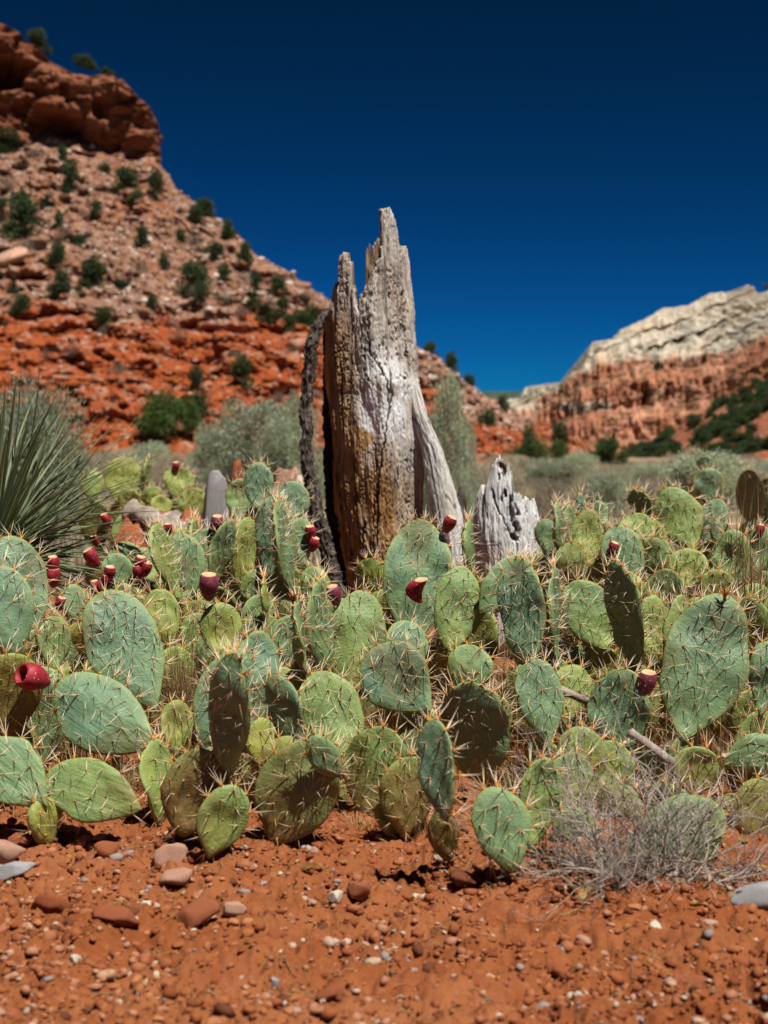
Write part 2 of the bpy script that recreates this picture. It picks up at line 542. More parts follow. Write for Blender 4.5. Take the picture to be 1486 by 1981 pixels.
# ------------------------------------------------------------------ hillside, cliff, mesas
def interp(pts):
    xs, ys = zip(*pts)
    return lambda x: np.interp(x, xs, ys)
HILL_SIL = interp([(-400, 150), (-100, 235), (0, 252), (100, 262), (200, 283), (300, 300), (318, 330), (345, 372), (400, 408), (450, 440),
                   (500, 492), (560, 530), (600, 556), (640, 585), (700, 622), (820, 680), (860, 712), (890, 738), (930, 762),
                   (960, 772), (1010, 800), (1070, 826), (1130, 858), (1200, 884), (1290, 905)])
HILL_FOOT = interp([(-400, 872), (600, 870), (900, 880), (1100, 890), (1200, 900), (1290, 908)])
HILL_YF = interp([(-400, 96), (300, 100), (600, 106), (900, 128), (1290, 165)])
HILL_YC = interp([(-400, 178), (300, 172), (450, 158), (600, 150), (900, 158), (1290, 172)])

def hill_P(x, t):
    x, t = np.asarray(x, float), np.asarray(t, float)
    tc = np.clip(t, -0.2, 1)
    yf, ys = HILL_FOOT(x), HILL_SIL(x)
    y = yf + (ys - yf) * tc
    g = np.sign(tc) * np.abs(tc) ** 1.15
    d = HILL_YF(x) + (HILL_YC(x) - HILL_YF(x)) * g
    P = pxa(x, y, d)
    over = np.maximum(t - 1, 0)
    P[..., 1] += over * 220
    P[..., 2] -= over * 60 + (over * 6) ** 2 * 2
    P[..., 0] *= 1 + over * 0.4
    X, Z = P[..., 0], P[..., 2]
    # ledges of the red lower beds, gullies and lumps over the whole slope
    red = hill_red(x, t)
    lv = Z + 0.9 * fbm(X * 0.06, P[..., 1] * 0.06, 0, 21, 2)
    hh = 2.3
    saw = lv / hh - np.floor(lv / hh)
    led = (sstep(0.0, 0.32, saw) - saw) * red
    pres = sstep(-0.15, 0.3, fbm(X * 0.09, Z * 0.25, 0, 33, 3))
    P[..., 1] += led * 4.2 * pres
    n = fbm(X * 0.13, P[..., 1] * 0.13, Z * 0.2, 41, 5)
    rg = ridge(X * 0.11, P[..., 1] * 0.02, 0, 47, 3)
    amp = 1 - 0.6 * sstep(0.9, 1.0, t)
    P[..., 2] += (n * 0.9 + fbm(X * 0.9, P[..., 1] * 0.9, Z * 0.9, 44, 3) * 0.28) * amp + 0.0 * rg
    P[..., 1] += (-rg * 0.9 + fbm(X * 0.6, Z * 1.2, 0, 52, 4) * 1.1) * amp
    return P

def hill_red(x, t):
    x, t = np.asarray(x, float), np.asarray(t, float)
    y = HILL_FOOT(x) + (HILL_SIL(x) - HILL_FOOT(x)) * t
    lim = np.interp(x, [-100, 0, 200, 400, 600, 700, 900], [545, 565, 600, 580, 590, 660, 790])
    return sstep(-25, 45, y - lim + 30 * fbm(x * 0.012, y * 0.02, 0, 61, 3))

def build_hill():
    xs = np.arange(-320, 1292, 2.6)
    ts = np.concatenate([[-0.2, -0.1], np.linspace(-0.04, 1, 300), [1.02, 1.06, 1.12, 1.25]])
    T, X = np.meshgrid(ts, xs, indexing='ij')
    P = hill_P(X, T)
    ob('hillside', mk_mesh('hillside', P.reshape(-1, 3), [grid_faces(len(ts), len(xs))], M['hill'], {'red': hill_red(X, T).ravel()}), kind='structure')
build_hill()

def hill_at(x, y):
    t = (HILL_FOOT(x) - y) / (HILL_FOOT(x) - HILL_SIL(x))
    return hill_P(np.array([x]), np.array([float(t)]))[0]

def build_cliff():
    top = interp([(-320, -120), (-150, -40), (0, 38), (40, 62), (95, 98), (150, 118), (205, 133), (235, 152), (262, 182), (290, 206), (306, 236), (311, 262)])
    bot = interp([(-320, 235), (0, 275), (100, 285), (200, 305), (311, 325)])
    n = 330
    xs = np.concatenate([np.linspace(-320, 308, n), np.full(50, 309.0)])
    back = np.concatenate([np.zeros(n), np.linspace(0.6, 34, 50)])
    xs = xs - np.concatenate([np.zeros(n), np.linspace(0, 26, 50)]) * 0.6
    vs = np.linspace(0, 1, 200)
    cap = np.array([1.01, 1.03, 1.07, 1.15, 1.3])
    VV, XX = np.meshgrid(np.concatenate([vs, cap]), xs, indexing='ij')
    BB = np.repeat(back[None, :], len(VV), 0)
    vc = np.clip(VV, 0, 1)
    over = np.maximum(VV - 1, 0)
    y = bot(np.minimum(XX, 309)) + (top(np.minimum(XX, 309)) - bot(np.minimum(XX, 309))) * vc
    P = pxa(XX, y, 171.0 + 0 * XX)
    kk = 1 + (BB * 1.3 + over * 150) / 171
    P[..., 0] *= kk
    P[..., 1] += BB + over * 130
    P[..., 2] += over * 10
    X, Y, Z = P[..., 0] + BB, P[..., 1], P[..., 2]
    # overhanging upper lip, recessed under-cut band below
    s = vc
    prof = 4.6 * sstep(0.42, 0.28, s) * sstep(0.0, 0.10, s) + 2.2 * (1 - s) * 0 + 6.5 * sstep(0.80, 1.0, s)
    prof = prof * sstep(0.0, -9.0, X - pxa(np.array([308.0]), np.array([250.0]), 171.0)[0, 0]) * (0.55 + 0.6 * fbm(X * 0.16, Z * 0.05, 0, 71, 2))
    # blocky jointing: cells of different depth
    bx = np.floor(X / 3.1 + 0.7 * fbm(X * 0.15, Z * 0.2, 0, 72, 2))
    bz = np.floor((Z + 0.15 * X) / 2.4 + 0.6 * fbm(X * 0.12, Z * 0.15, 3, 73, 2))
    blk = hsh(bx, bz, bx * 0, 5)
    caves = sstep(0.15, 0.5, fbm(X * 0.13 + 3, Z * 0.2, 0, 91, 3)) * sstep(0.85, 0.6, s) * sstep(-3, -10, X - pxa(np.array([200.0]), np.array([200.0]), 171.0)[0, 0])
    dep = prof + (blk - 0.5) * 3.0 + 1.1 * fbm(X * 0.35, Z * 0.6, 0, 75, 5) + caves * 9
    P[..., 0] *= 1 + np.where(BB > 0, 0, np.maximum(dep, 0)) / 171
    side = BB > 0
    P[..., 1] += np.where(side, 0, dep) * (1 - over * 2)
    P[..., 0] -= np.where(side, dep * 0.45, 0) * 1.0
    ob('cliff', mk_mesh('cliff', P.reshape(-1, 3), [grid_faces(P.shape[0], P.shape[1])], M['cliff']), kind='structure')
build_cliff()

def build_mesa():
    sil = interp([(960, 775), (1012, 770), (1017, 748), (1040, 744), (1085, 741), (1102, 738), (1108, 719), (1128, 716), (1136, 692), (1144, 663),
                  (1183, 656), (1198, 640), (1240, 622), (1285, 596), (1330, 592), (1370, 570), (1405, 566), (1440, 553), (1470, 566), (1500, 562), (1700, 470)])
    wl = interp([(960, 800), (1020, 790), (1100, 735), (1150, 712), (1230, 700), (1300, 694), (1400, 680), (1486, 640), (1700, 560)])
    xs = np.arange(962, 1700, 1.1)
    vs = np.concatenate([np.linspace(0, 1, 300), [1.02, 1.06, 1.15]])
    V, X = np.meshgrid(vs, xs, indexing='ij')
    vc = np.clip(V, 0, 1)
    s = sil(X)
    s = s + 1.6 * fbm(X * 0.05, 0, 0, 81, 4) * (V > 0.9)
    y = 915 + (s - 915) * vc
    # terraces: steep bands step back less than benches
    w = wl(X)
    u = (915 - y) / np.maximum(915 - w, 1)
    prof = np.interp(u, [0, 0.3, 0.50, 0.6, 0.80, 0.88, 1.0, 1.06, 1.6, 2.4], [0, 150, 215, 300, 350, 420, 470, 560, 1000, 1300])
    d = 1700 + prof + np.interp(X, [960, 1100, 1300, 1486, 1700], [500, 330, 120, -150, -250])
    P = pxa(X, y, d)
    rg = ridge(X * 0.034, y * 0.006, 0, 83, 5)
    band = sstep(0.05, 0.25, u)
    P[..., 1] += (-rg * 28 + 20 * fbm(X * 0.09, y * 0.04, 0, 85, 5)) * band * (1 - 0.8 * sstep(1.0, 1.1, u))
    P[..., 2] += 4 * fbm(X * 0.05, y * 0.12, 0, 87, 4) * band * sstep(1.0, 0.9, V)
    strata = y + 0.42 * (X - 1300) + 6 * fbm(X * 0.02, y * 0.02, 0, 86, 3)
    P[..., 1] += 28 * (sstep(0.0, 0.6, vnoise(strata * 0.11, 0, 0, 88)) - 0.5) * sstep(1.0, 1.1, u)
    over = np.maximum(V - 1, 0)
    P[..., 1] += over * 3000
    P[..., 2] -= over * 300
    white = sstep(-14, 14, w - y + 10 * fbm(X * 0.03, y * 0.03, 0, 89, 3))
    mid = np.exp(-((y - (784 + (1300 - X) * 0.01)) / 9.0) ** 2) * sstep(-0.1, 0.4, fbm(X * 0.03, 0, 0, 95, 2)) * 0.8
    dome = np.exp(-((X - 1168) / 35.0) ** 2) * sstep(715, 690, y)
    white = np.clip(white + mid, 0, 1)
    green = np.clip(sstep(0.15, 0.5, fbm(strata * 0.06, X * 0.012, 0, 97, 4)) * 0.9, 0, 1)
    ob('mesa', mk_mesh('mesa', P.reshape(-1, 3), [grid_faces(len(vs), len(xs))], M['mesa'], {'white': white.ravel(), 'green': green.ravel()}), kind='structure')
    # low wooded ridge closing the valley
    xs = np.arange(860, 1130, 3.0)
    vs = np.array([0, 0.3, 0.6, 0.8, 1.0, 1.1, 1.4])
    V, X = np.meshgrid(vs, xs, indexing='ij')
    y = 900 + (np.interp(X, [860, 940, 1000, 1130], [752, 757, 757, 760]) + 1.5 * fbm(X * 0.1, 0, 0, 4, 3) - 900) * np.clip(V, 0, 1)
    P = pxa(X, y, 3600 + 900 * V)
    P[..., 2] -= np.maximum(V - 1, 0) * 400
    ob('far_ridge', mk_mesh('far_ridge', P.reshape(-1, 3), [grid_faces(len(vs), len(xs))], mat_plain('far_woods', (0.03, 0.045, 0.035), (0.06, 0.075, 0.05), 0.02)), kind='structure')
build_mesa()

SL_SIL = interp([(1150, 930), (1200, 905), (1240, 880), (1300, 842), (1380, 795), (1430, 770), (1486, 742), (1700, 660)])
def slope_P(x, t):
    x, t = np.asarray(x, float), np.asarray(t, float)
    y = 945 + (SL_SIL(x) - 945) * np.clip(t, 0, 1)
    d = np.interp(x, [1150, 1486, 1700], [250, 190, 170]) + 170 * np.clip(t, 0, 1)
    P = pxa(x, y, d)
    over = np.maximum(t - 1, 0)
    P[..., 1] += over * 300
    P[..., 2] -= over * 120
    P[..., 2] += 1.5 * fbm(P[..., 0] * 0.05, P[..., 1] * 0.05, 0, 99, 4) * (1 - over)
    return P
def build_slope():
    xs = np.arange(1150, 1700, 3.0)
    ts = np.concatenate([np.linspace(0, 1, 80), [1.05, 1.2, 1.5]])
    T, X = np.meshgrid(ts, xs, indexing='ij')
    ob('wooded_slope', mk_mesh('wooded_slope', slope_P(X, T).reshape(-1, 3), [grid_faces(len(ts), len(xs))], M['hill'], {'red': np.full(T.size, 0.55)}), kind='structure')
build_slope()

# ------------------------------------------------------------------ vegetation prototypes
def leaf_cloud(seed, n, lobes, size, aspect=1.0, upright=0.0, flat=False):
    """n small leaf faces spread through a set of lobes ((x,y,z,r)); returns V, F, v."""
    r = np.random.default_rng(seed)
    lobes = np.array(lobes, float)
    w = lobes[:, 3] ** 2
    idx = r.choice(len(lobes), n, p=w / w.sum())
    L = lobes[idx]
    d = r.normal(size=(n, 3))
    d /= np.linalg.norm(d, axis=1)[:, None]
    rad = r.uniform(0.25, 1, n) ** 0.45 * r.uniform(0.8, 1.12, n)
    C = L[:, :3] + d * (L[:, 3] * rad)[:, None] * np.array([1, 1, 0.9])
    C[:, 2] = np.maximum(C[:, 2], 0.01)
    ax = d + r.normal(size=(n, 3)) * 0.7 + np.array([0, 0, upright])
    ax /= np.linalg.norm(ax, axis=1)[:, None]
    sd = np.cross(ax, r.normal(size=(n, 3)))
    sd /= np.linalg.norm(sd, axis=1)[:, None]
    s = size * r.uniform(0.6, 1.3, n)
    a, b = ax * s[:, None], sd * (s * aspect * 0.5)[:, None]
    V = np.stack([C, C + a * 0.5 - b, C + a, C + a * 0.5 + b], 1).reshape(-1, 3)
    F = np.arange(n * 4).reshape(-1, 4)
    v = np.repeat(np.clip(r.normal(0.5, 0.24, n) + 0.12 * vnoise(C[:, 0] * 5, C[:, 1] * 5, C[:, 2] * 5, seed), 0, 1), 4)
    return V, F, v

def rand_lobes(seed, n, w, h, r0, r1, z0=0.15):
    r = np.random.default_rng(seed)
    out = []
    for i in range(n):
        a, q = r.uniform(0, 6.28), math.sqrt(r.uniform(0, 1))
        z = r.uniform(z0, 1.0)
        taper = 1 - 0.55 * z
        out.append((w * q * math.cos(a) * taper, w * q * math.sin(a) * taper, h * z, r.uniform(r0, r1)))
    return out

def tree_proto(seed, mat, n, w, h, lobes, size, aspect, tr=0.04):
    lb = rand_lobes(seed, lobes, w, h * 0.8, 0.13, 0.24)
    V, F, v = leaf_cloud(seed, n, lb, size, aspect)
    crown = mk_mesh('crown', V, [F], mat, {'v': v}, smooth=False)
    paths, rad = [], []
    rr = np.random.default_rng(seed + 5)
    for l in [None] + lb[:6]:
        e = np.array([0.03, 0.02, h * 0.7]) if l is None else np.array(l[:3])
        s = np.array([0, 0, -0.08]) if l is None else np.array([0, 0, h * rr.uniform(0.03, 0.25)])
        tt = np.linspace(0, 1, 5)[:, None]
        paths.append(s + (e - s) * tt + rr.normal(size=(5, 3)) * 0.015 * tt)
        rad.append(np.linspace(tr if l is None else tr * 0.6, tr * 0.2, 5))
    TV, TF, _ = tubes(paths, rad, 5)
    return crown, mk_mesh('trunk', TV, [TF], M['stem'])

JUN = [tree_proto(100 + i, M['juniper'], 2200, 0.34, 1.0, 14, 0.065, 0.6) for i in range(5)]
GRN = [tree_proto(140 + i, M['green_tree'], 4200, 0.34, 1.0, 18, 0.05, 0.55) for i in range(3)]
SHR = [tree_proto(160 + i, M['grey_shrub'], 700, 0.42, 0.6, 9, 0.07, 0.3, 0.02) for i in range(3)]

def plant(name, protos, i, loc, size, label, cat, group, width=1.0, rz=None):
    t = thing(name, label, cat, loc, group)
    t.scale = (size * width, size * width, size)
    t.rotation_euler = (0, 0, random.uniform(0, 6.28) if rz is None else rz)
    c, k = protos[i % len(protos)]
    ob('crown', c, t)
    ob('trunk', k, t)
    return t

# junipers and bushes traced on the hill: (x, base y, height px, width factor)
JUN_PX = [(42, 452, 92, 1.0), (12, 292, 55, 1.0), (135, 374, 66, 0.7), (118, 570, 62, 0.9), (110, 522, 48, 1.0), (183, 552, 74, 0.95),
          (378, 570, 70, 1.1), (393, 592, 45, 0.9), (318, 525, 42, 0.8), (271, 487, 46, 0.8), (299, 385, 60, 0.7), (243, 372, 48, 1.2),
          (262, 396, 34, 1.1), (187, 412, 34, 0.9), (90, 394, 32, 0.9), (108, 446, 36, 0.8), (382, 436, 40, 1.0), (400, 416, 34, 1.6),
          (441, 450, 36, 1.0), (475, 496, 46, 0.8), (414, 486, 34, 1.4), (538, 562, 40, 1.0), (494, 545, 38, 0.8), (489, 588, 40, 1.1),
          (515, 614, 44, 1.2), (545, 598, 36, 1.0), (560, 635, 34, 1.2), (582, 615, 36, 1.4), (606, 612, 44, 1.3), (37, 600, 46, 1.1),
          (206, 636, 38, 1.3), (475, 742, 60, 1.0), (380, 748, 50, 0.8), (385, 812, 62, 0.9), (302, 602, 22, 1.2), (120, 305, 30, 1.0),
          (10, 420, 30, 1.0), (70, 85, 30, 1.6), (20, 560, 28, 1.0), (622, 625, 40, 1.0), (240, 560, 24, 1.2), (205, 330, 24, 1.1),
          (436, 532, 26, 1.2), (350, 470, 24, 1.1), (150, 480, 24, 1.1), (875, 735, 42, 0.8), (832, 692, 30, 1.1), (838, 748, 34, 1.0),
          (905, 752, 26, 1.3), (970, 788, 32, 0.9), (940, 830, 46, 1.0), (1090, 870, 50, 0.9)]
CLIFF_TOP = {(70, 85)}
JLAB = [('tall dark green juniper on the rubble hillside below the red cliff', 'juniper', 'tall hillside junipers'),
        ('medium dark green juniper on the rubble hillside, shrub-sized', 'juniper', 'medium hillside junipers'),
        ('small round dark green juniper bush on the rubble hillside', 'juniper', 'small hillside junipers')]
for i, (x, y, hp, wf) in enumerate(JUN_PX):
    P = hill_at(x, y) if (x, y) not in CLIFF_TOP else px(x, y, 178)
    d = P[1]
    plant('juniper', JUN, i, (P[0], P[1] - 0.2, P[2] - 0.3), (hp * d / FPX + 0.3) * 1.02,
          *JLAB[0 if hp > 58 else 1 if hp > 38 else 2], wf)
for i, (x, y, hp) in enumerate([(78, 90, 24), (92, 98, 16), (150, 118, 18), (166, 124, 26), (178, 128, 20), (206, 138, 16), (214, 142, 14)]):
    P = px(x, y + 9, 181)
    plant('juniper', JUN, i, P, hp * 181 / FPX * 1.2, 'dark green juniper rooted on top of the red cliff', 'juniper', 'junipers on the clifftop', 1.4)
for i, (x, y, hp, wf) in enumerate([(338, 850, 88, 1.25), (316, 846, 70, 1.2), (370, 842, 70, 1.0)]):
    P = hill_at(x, min(y, 858))
    plant('juniper', GRN, i, (P[0], P[1] - 3, P[2] - 0.4), hp * P[1] / FPX + 0.4, 'bright green juniper in the cluster at the foot of the orange slope', 'juniper', 'junipers at the foot of the orange slope', wf)
for i, (x, y, hp, wf, d) in enumerate([(1028, 895, 92, 0.6, 75), (1045, 893, 50, 0.9, 74), (1180, 905, 70, 1.0, 80), (1160, 900, 52, 1.1, 85), (1205, 915, 50, 1.0, 78), (1080, 880, 34, 1.1, 95), (1000, 885, 30, 1.2, 95)]):
    b = px(x, y, d)
    plant('valley_tree', GRN, i, (b.x, b.y, -0.15), (b.z + 0.15) + hp * d / FPX, 'bright green tree on the flat valley floor below the far mesa', 'tree', 'trees on the valley floor', wf)
rr = np.random.default_rng(31)
for i in range(46):
    x, t = rr.uniform(0, 900), rr.uniform(0.06, 0.95)
    P = hill_P(np.array([x]), np.array([t]))[0]
    plant('grey_bush', SHR, i, (P[0], P[1] - 0.2, P[2] - 0.2), rr.uniform(1.1, 2.4), 'low grey-brown desert bush on the rubble hillside', 'bush', 'grey bushes on the hillside', 1.2)
n = 0
for i in range(900):
    x, t = rr.uniform(1180, 1500), rr.uniform(0.02, 1.0) ** 0.7
    y = 945 + (SL_SIL(x) - 945) * t
    if y > 925 or x > 1500 or vnoise(x * 0.025, y * 0.03, 0, 5) < -0.35 or n >= 260:
        continue
    P = slope_P(np.array([x]), np.array([t]))[0]
    n += 1
    plant('slope_juniper', JUN, i, (P[0], P[1], P[2] - 0.4), rr.uniform(2.0, 4.2), 'dark juniper in the dense cover of the slope under the pale mesa', 'juniper', 'junipers covering the wooded slope', 1.25)

# ------------------------------------------------------------------ boulders and rubble on the hill
BOULD = {k: [mk_mesh('boulder', *(lambda q: (q[0], [q[1]]))(rock_shape(2, 200 + 10 * j + i, 0.75)), M[k], smooth=False) for i in range(5)]
         for j, k in enumerate(('bd_pink', 'bd_pale', 'bd_red'))}
def boulder(x, y, wpx, kind, label, group, hf=0.7):
    P = hill_at(x, y)
    s = wpx * P[1] / FPX / 2
    o = ob('boulder', random.choice(BOULD[kind]), loc=(P[0], P[1] - s * 0.3, P[2] + s * 0.15), rot=(random.uniform(-.3, .3), random.uniform(-.3, .3), random.uniform(0, 6.28)),
           scale=(s, s, s * hf * 1.3), label=label, category='boulder')
    if group:
        o['group'] = group
    return o
boulder(28, 512, 95, 'bd_pink', 'large pinkish slab-like boulder on the rubble slope under the cliff', None, 0.6)
boulder(585, 660, 60, 'bd_pink', 'big rounded pink boulder on the hill behind the bark strip', None)
boulder(590, 556, 40, 'bd_pink', 'smooth pink boulder capping the skyline behind the stump', None)
boulder(540, 747, 36, 'bd_pink', 'rounded orange-pink boulder alone on the red slope', None)
boulder(178, 432, 28, 'bd_pink', 'tilted pink block high on the rubble slope', None)
boulder(275, 835, 36, 'bd_red', 'rust coloured boulder beside the junipers at the slope foot', None)
boulder(375, 857, 44, 'bd_pink', 'pale pink boulder in front of the green juniper cluster', None)
boulder(565, 535, 22, 'bd_pale', 'cream boulder high on the skyline ridge behind the stump', None)
rb = np.random.default_rng(77)
for i in range(270):
    x, t = rb.uniform(-5, 1120), rb.uniform(0.03, 0.99)
    y = float(HILL_FOOT(x) + (HILL_SIL(x) - HILL_FOOT(x)) * t)
    red = float(hill_red(np.array([x]), np.array([t]))[0])
    q = rb.uniform()
    kind = ('bd_red' if q < 0.62 else 'bd_pink' if q < 0.88 else 'bd_pale') if red > 0.5 else ('bd_pink' if q < 0.62 else 'bd_pale' if q < 0.9 else 'bd_red')
    lab = {'bd_red': 'rust red boulder lying among rubble on the hillside', 'bd_pink': 'pinkish sandstone boulder lying among rubble on the hillside',
           'bd_pale': 'cream coloured boulder lying among rubble on the hillside'}[kind]
    boulder(x, y, float(np.clip(rb.lognormal(2.35, 0.42), 6, 26)), kind, lab, {'bd_red': 'red hillside boulders', 'bd_pink': 'pink hillside boulders', 'bd_pale': 'cream hillside boulders'}[kind])

def many_rocks(name, C, S, mat, seed, flat=0.6, sub=1, **props):
    """one mesh of many small stones at centres C with radii S"""
    r = np.random.default_rng(seed)
    V, F = ICO[sub]
    n = len(C)
    shapes = [rock_shape(sub, seed + q, 1.0, 7)[0] for q in range(12)]
    k = r.integers(0, 12, n)
    base = np.stack(shapes)[k]
    a = r.uniform(0, 6.28, n)
    ca, sa = np.cos(a), np.sin(a)
    b = base.copy()
    b[..., 0] = base[..., 0] * ca[:, None] - base[..., 1] * sa[:, None]
    b[..., 1] = base[..., 0] * sa[:, None] + base[..., 1] * ca[:, None]
    b[..., 2] *= flat
    P = (C[:, None] + b * S[:, None, None]).reshape(-1, 3)
    FF = (F[None] + (np.arange(n) * len(V))[:, None, None]).reshape(-1, 3)
    v = np.repeat(r.uniform(0, 1, n), len(V))
    return ob(name, mk_mesh(name, P, [FF], mat, {'v': v}, smooth=False), **props)

def mat_gravel(name, stops):
    k = NT(name, 0.9, 0.15)
    n = k.noise(120, 4, 0.6)
    c = k.ramp(k.attr('v'), stops, 'CONSTANT')
    c = k.mix(k.ramp(n, [(0.3, 0.45), (0.55, 0.0)]), c, (0.13, 0.045, 0.02))
    return k.col(c)
def build_scree():
    r = np.random.default_rng(55)
    n = 22000
    x, t = r.uniform(-60, 1180, n), r.uniform(0, 1.0, n) ** 0.9
    red = hill_red(x, t)
    P = hill_P(x, t)
    S = np.clip(r.lognormal(-1.75, 0.45, n), 0.08, 0.6)
    up = red < 0.5
    g1 = mat_gravel('scree_pink', [(0, (0.30, 0.155, 0.10)), (0.3, (0.24, 0.10, 0.055)), (0.5, (0.38, 0.23, 0.16)), (0.72, (0.33, 0.13, 0.065)), (0.76, (0.56, 0.47, 0.40))])
    g2 = mat_gravel('scree_red', [(0, (0.30, 0.085, 0.028)), (0.35, (0.36, 0.12, 0.045)), (0.6, (0.24, 0.06, 0.02)), (0.82, (0.40, 0.24, 0.16)), (0.95, (0.52, 0.42, 0.33))])
    many_rocks('scree', P[up], S[up], g1, 300, kind='stuff', label='pinkish rubble covering the upper hillside', category='rubble')
    dn = ~up & (r.uniform(0, 1, n) < 0.7)
    many_rocks('red_scree', P[dn], S[dn] * 0.9, g2, 340, kind='stuff', label='orange-red rubble covering the lower hillside', category='rubble')
build_scree()

# ------------------------------------------------------------------ scrub on the valley floor
def sage_proto(seed, mat, n, w, h, lobes, size, aspect, upright=0.8):
    lb = rand_lobes(seed, lobes, w, h * 0.85, 0.10, 0.2, 0.2)
    V, F, v = leaf_cloud(seed, n, lb, size, aspect, upright)
    rr = np.random.default_rng(seed + 3)
    paths, rad = [], []
    for l in lb + lb:
        e = np.array(l[:3]) + rr.normal(size=3) * 0.1
        tt = np.linspace(0, 1, 6)[:, None]
        m = np.array([e[0] * 0.8, e[1] * 0.8, e[2] * 0.35])
        P = (1 - tt) ** 2 * np.array([rr.normal() * .03, rr.normal() * .03, -0.05]) + 2 * tt * (1 - tt) * m + tt ** 2 * e
        paths.append(P)
        rad.append(np.linspace(0.012, 0.003, 6))
    TV, TF, _ = tubes(paths, rad, 4)
    return mk_mesh('foliage', V, [F], mat, {'v': v}, smooth=False), mk_mesh('stems', TV, [TF], M['twig'])
SAGE = [sage_proto(400 + i, M['sage'], 12000, 0.52, 0.9, 34, 0.034, 0.40) for i in range(4)]
DRYS = [sage_proto(420 + i, M['dry'], 7000, 0.5, 0.7, 22, 0.045, 0.16, 1.2) for i in range(3)]
def scrub(name, protos, i, x, d, ytop, wpx, label, group=None, cat='shrub'):
    b = px(x, 900, d)
    top = px(x, ytop, d).z
    t = thing(name, label, cat, (b.x, d, gz(b.x, d) - 0.02), group)
    w = wpx * d / FPX / 1.12
    t.scale = (w * 1.15, w * 1.15, top / 0.82)
    t.rotation_euler = (0, 0, random.uniform(0, 6.28))
    f, s = protos[i % len(protos)]
    ob('foliage', f, t)
    ob('stems', s, t)
    return t
scrub('sagebrush', SAGE, 0, 490, 14, 775, 215, 'large pale sagebrush behind the cacti left of the stump')
scrub('sagebrush', SAGE, 1, 590, 16, 768, 130, 'pale sagebrush half hidden by the bark strip of the stump')
scrub('sagebrush', SAGE, 2, 420, 17, 815, 110, 'lower sagebrush in front of the juniper cluster')
scrub('sagebrush', SAGE, 3, 75, 9.5, 742, 230, 'grey-green sagebrush rising behind the yucca')
scrub('sagebrush', SAGE, 0, -40, 8.5, 735, 200, 'sagebrush cut by the frame beyond the yucca')
scrub('sagebrush', SAGE, 1, 868, 9.5, 745, 100, 'tall thin sagebrush right of the big stump')
scrub('sagebrush', SAGE, 2, 835, 11, 800, 90, 'sagebrush right behind the root of the big stump')
scrub('sagebrush', SAGE, 3, 1365, 14, 872, 190, 'rounded sagebrush below the wooded slope')
scrub('sagebrush', SAGE, 2, 545, 13, 800, 120, 'feathery sagebrush between the bark strip and the tall blue-green cactus')
scrub('sagebrush', SAGE, 1, 905, 10.5, 815, 80, 'slender sagebrush above the short stump')
SCR = [(210, 24, 848, 150), (290, 26, 852, 130), (340, 22, 862, 120), (170, 20, 862, 110), (250, 18, 880, 100), (950, 22, 870, 140), (1010, 26, 878, 120), (1080, 24, 880, 150), (1140, 20, 888, 120), (1200, 26, 890, 150),
       (1260, 22, 894, 120), (1320, 26, 885, 130), (1430, 20, 892, 160), (1480, 24, 885, 140), (920, 14, 890, 90), (1060, 13, 908, 110), (1170, 13, 910, 120), (1260, 14, 905, 110), (985, 17, 886, 80), (1120, 30, 872, 90), (660, 20, 850, 200), (760, 20, 850, 200), (530, 24, 862, 120),
       (130, 14, 880, 100), (320, 14, 890, 90), (400, 12, 895, 80)]
for i, (x, d, yt, w) in enumerate(SCR):
    if i % 3 == 1:
        scrub('dry_shrub', SAGE, i, x, d, yt + 4, w, 'low pale sage shrub in the scrub belt on the valley floor', 'sage shrubs of the valley floor')
    else:
        scrub('dry_shrub', DRYS, i, x, d, yt, w, 'dry grey-tan shrub in the scrub belt on the valley floor', 'dry shrubs of the valley floor')

rs = np.random.default_rng(203)
for i in range(44):
    d = float(rs.uniform(30, 88))
    x = float(rs.uniform(820, 1500) if i % 3 else rs.uniform(-20, 700))
    b = px(x, 900, d)
    t = thing('dry_shrub', 'far low scrub bush on the flat ground before the hills', 'shrub', (b.x, d, gz(b.x, d) - 0.02), 'far scrub on the valley floor')
    hh = float(rs.choice([0.3, 0.4, 0.55, 0.9]))
    t.scale = (hh * 2.2, hh * 2.2, hh)
    t.rotation_euler = (0, 0, float(rs.uniform(0, 6.28)))
    f, st = (SAGE if i % 3 == 0 else DRYS)[i % 3]
    ob('foliage', f, t)
    ob('stems', st, t)

def blades(C, H, Wd, lean, seed, seg=3):
    """grass blades as bent tapering strips"""
    r = np.random.default_rng(seed)
    n = len(C)
    a = r.uniform(0, 6.28, n)
    ln = lean * r.uniform(0.1, 1.0, n)
    dirv = np.stack([np.cos(a) * ln, np.sin(a) * ln, np.ones(n)], -1)
    side = np.stack([-np.sin(a + r.normal(0, .6, n)), np.cos(a), np.zeros(n)], -1)
    side /= np.linalg.norm(side, axis=1)[:, None]
    V = []
    for k in range(seg):
        t = k / seg
        P = C + dirv * np.array([1, 1, 0]) * (H * t * t)[:, None] + np.array([0, 0, 1]) * (H * t * (1 - 0.25 * ln * t))[:, None]
        w = Wd * (1 - t * 0.8)
        V += [P - side * w[:, None], P + side * w[:, None]]
    V.append(C + dirv * np.array([1, 1, 0]) * H[:, None] + np.array([0, 0, 1]) * (H * (1 - 0.25 * ln))[:, None])
    m = 2 * seg + 1
    V = np.stack(V, 1).reshape(-1, 3)
    b = np.arange(n)[:, None] * m
    F4 = np.concatenate([b + np.array([[2 * k, 2 * k + 1, 2 * k + 3, 2 * k + 2]]) for k in range(seg - 1)])
    F3 = b + np.array([[2 * seg - 2, 2 * seg - 1, 2 * seg]])
    v = np.repeat(np.clip(r.normal(0.55, 0.25, n), 0, 1), m)
    return V, [F4, F3], v

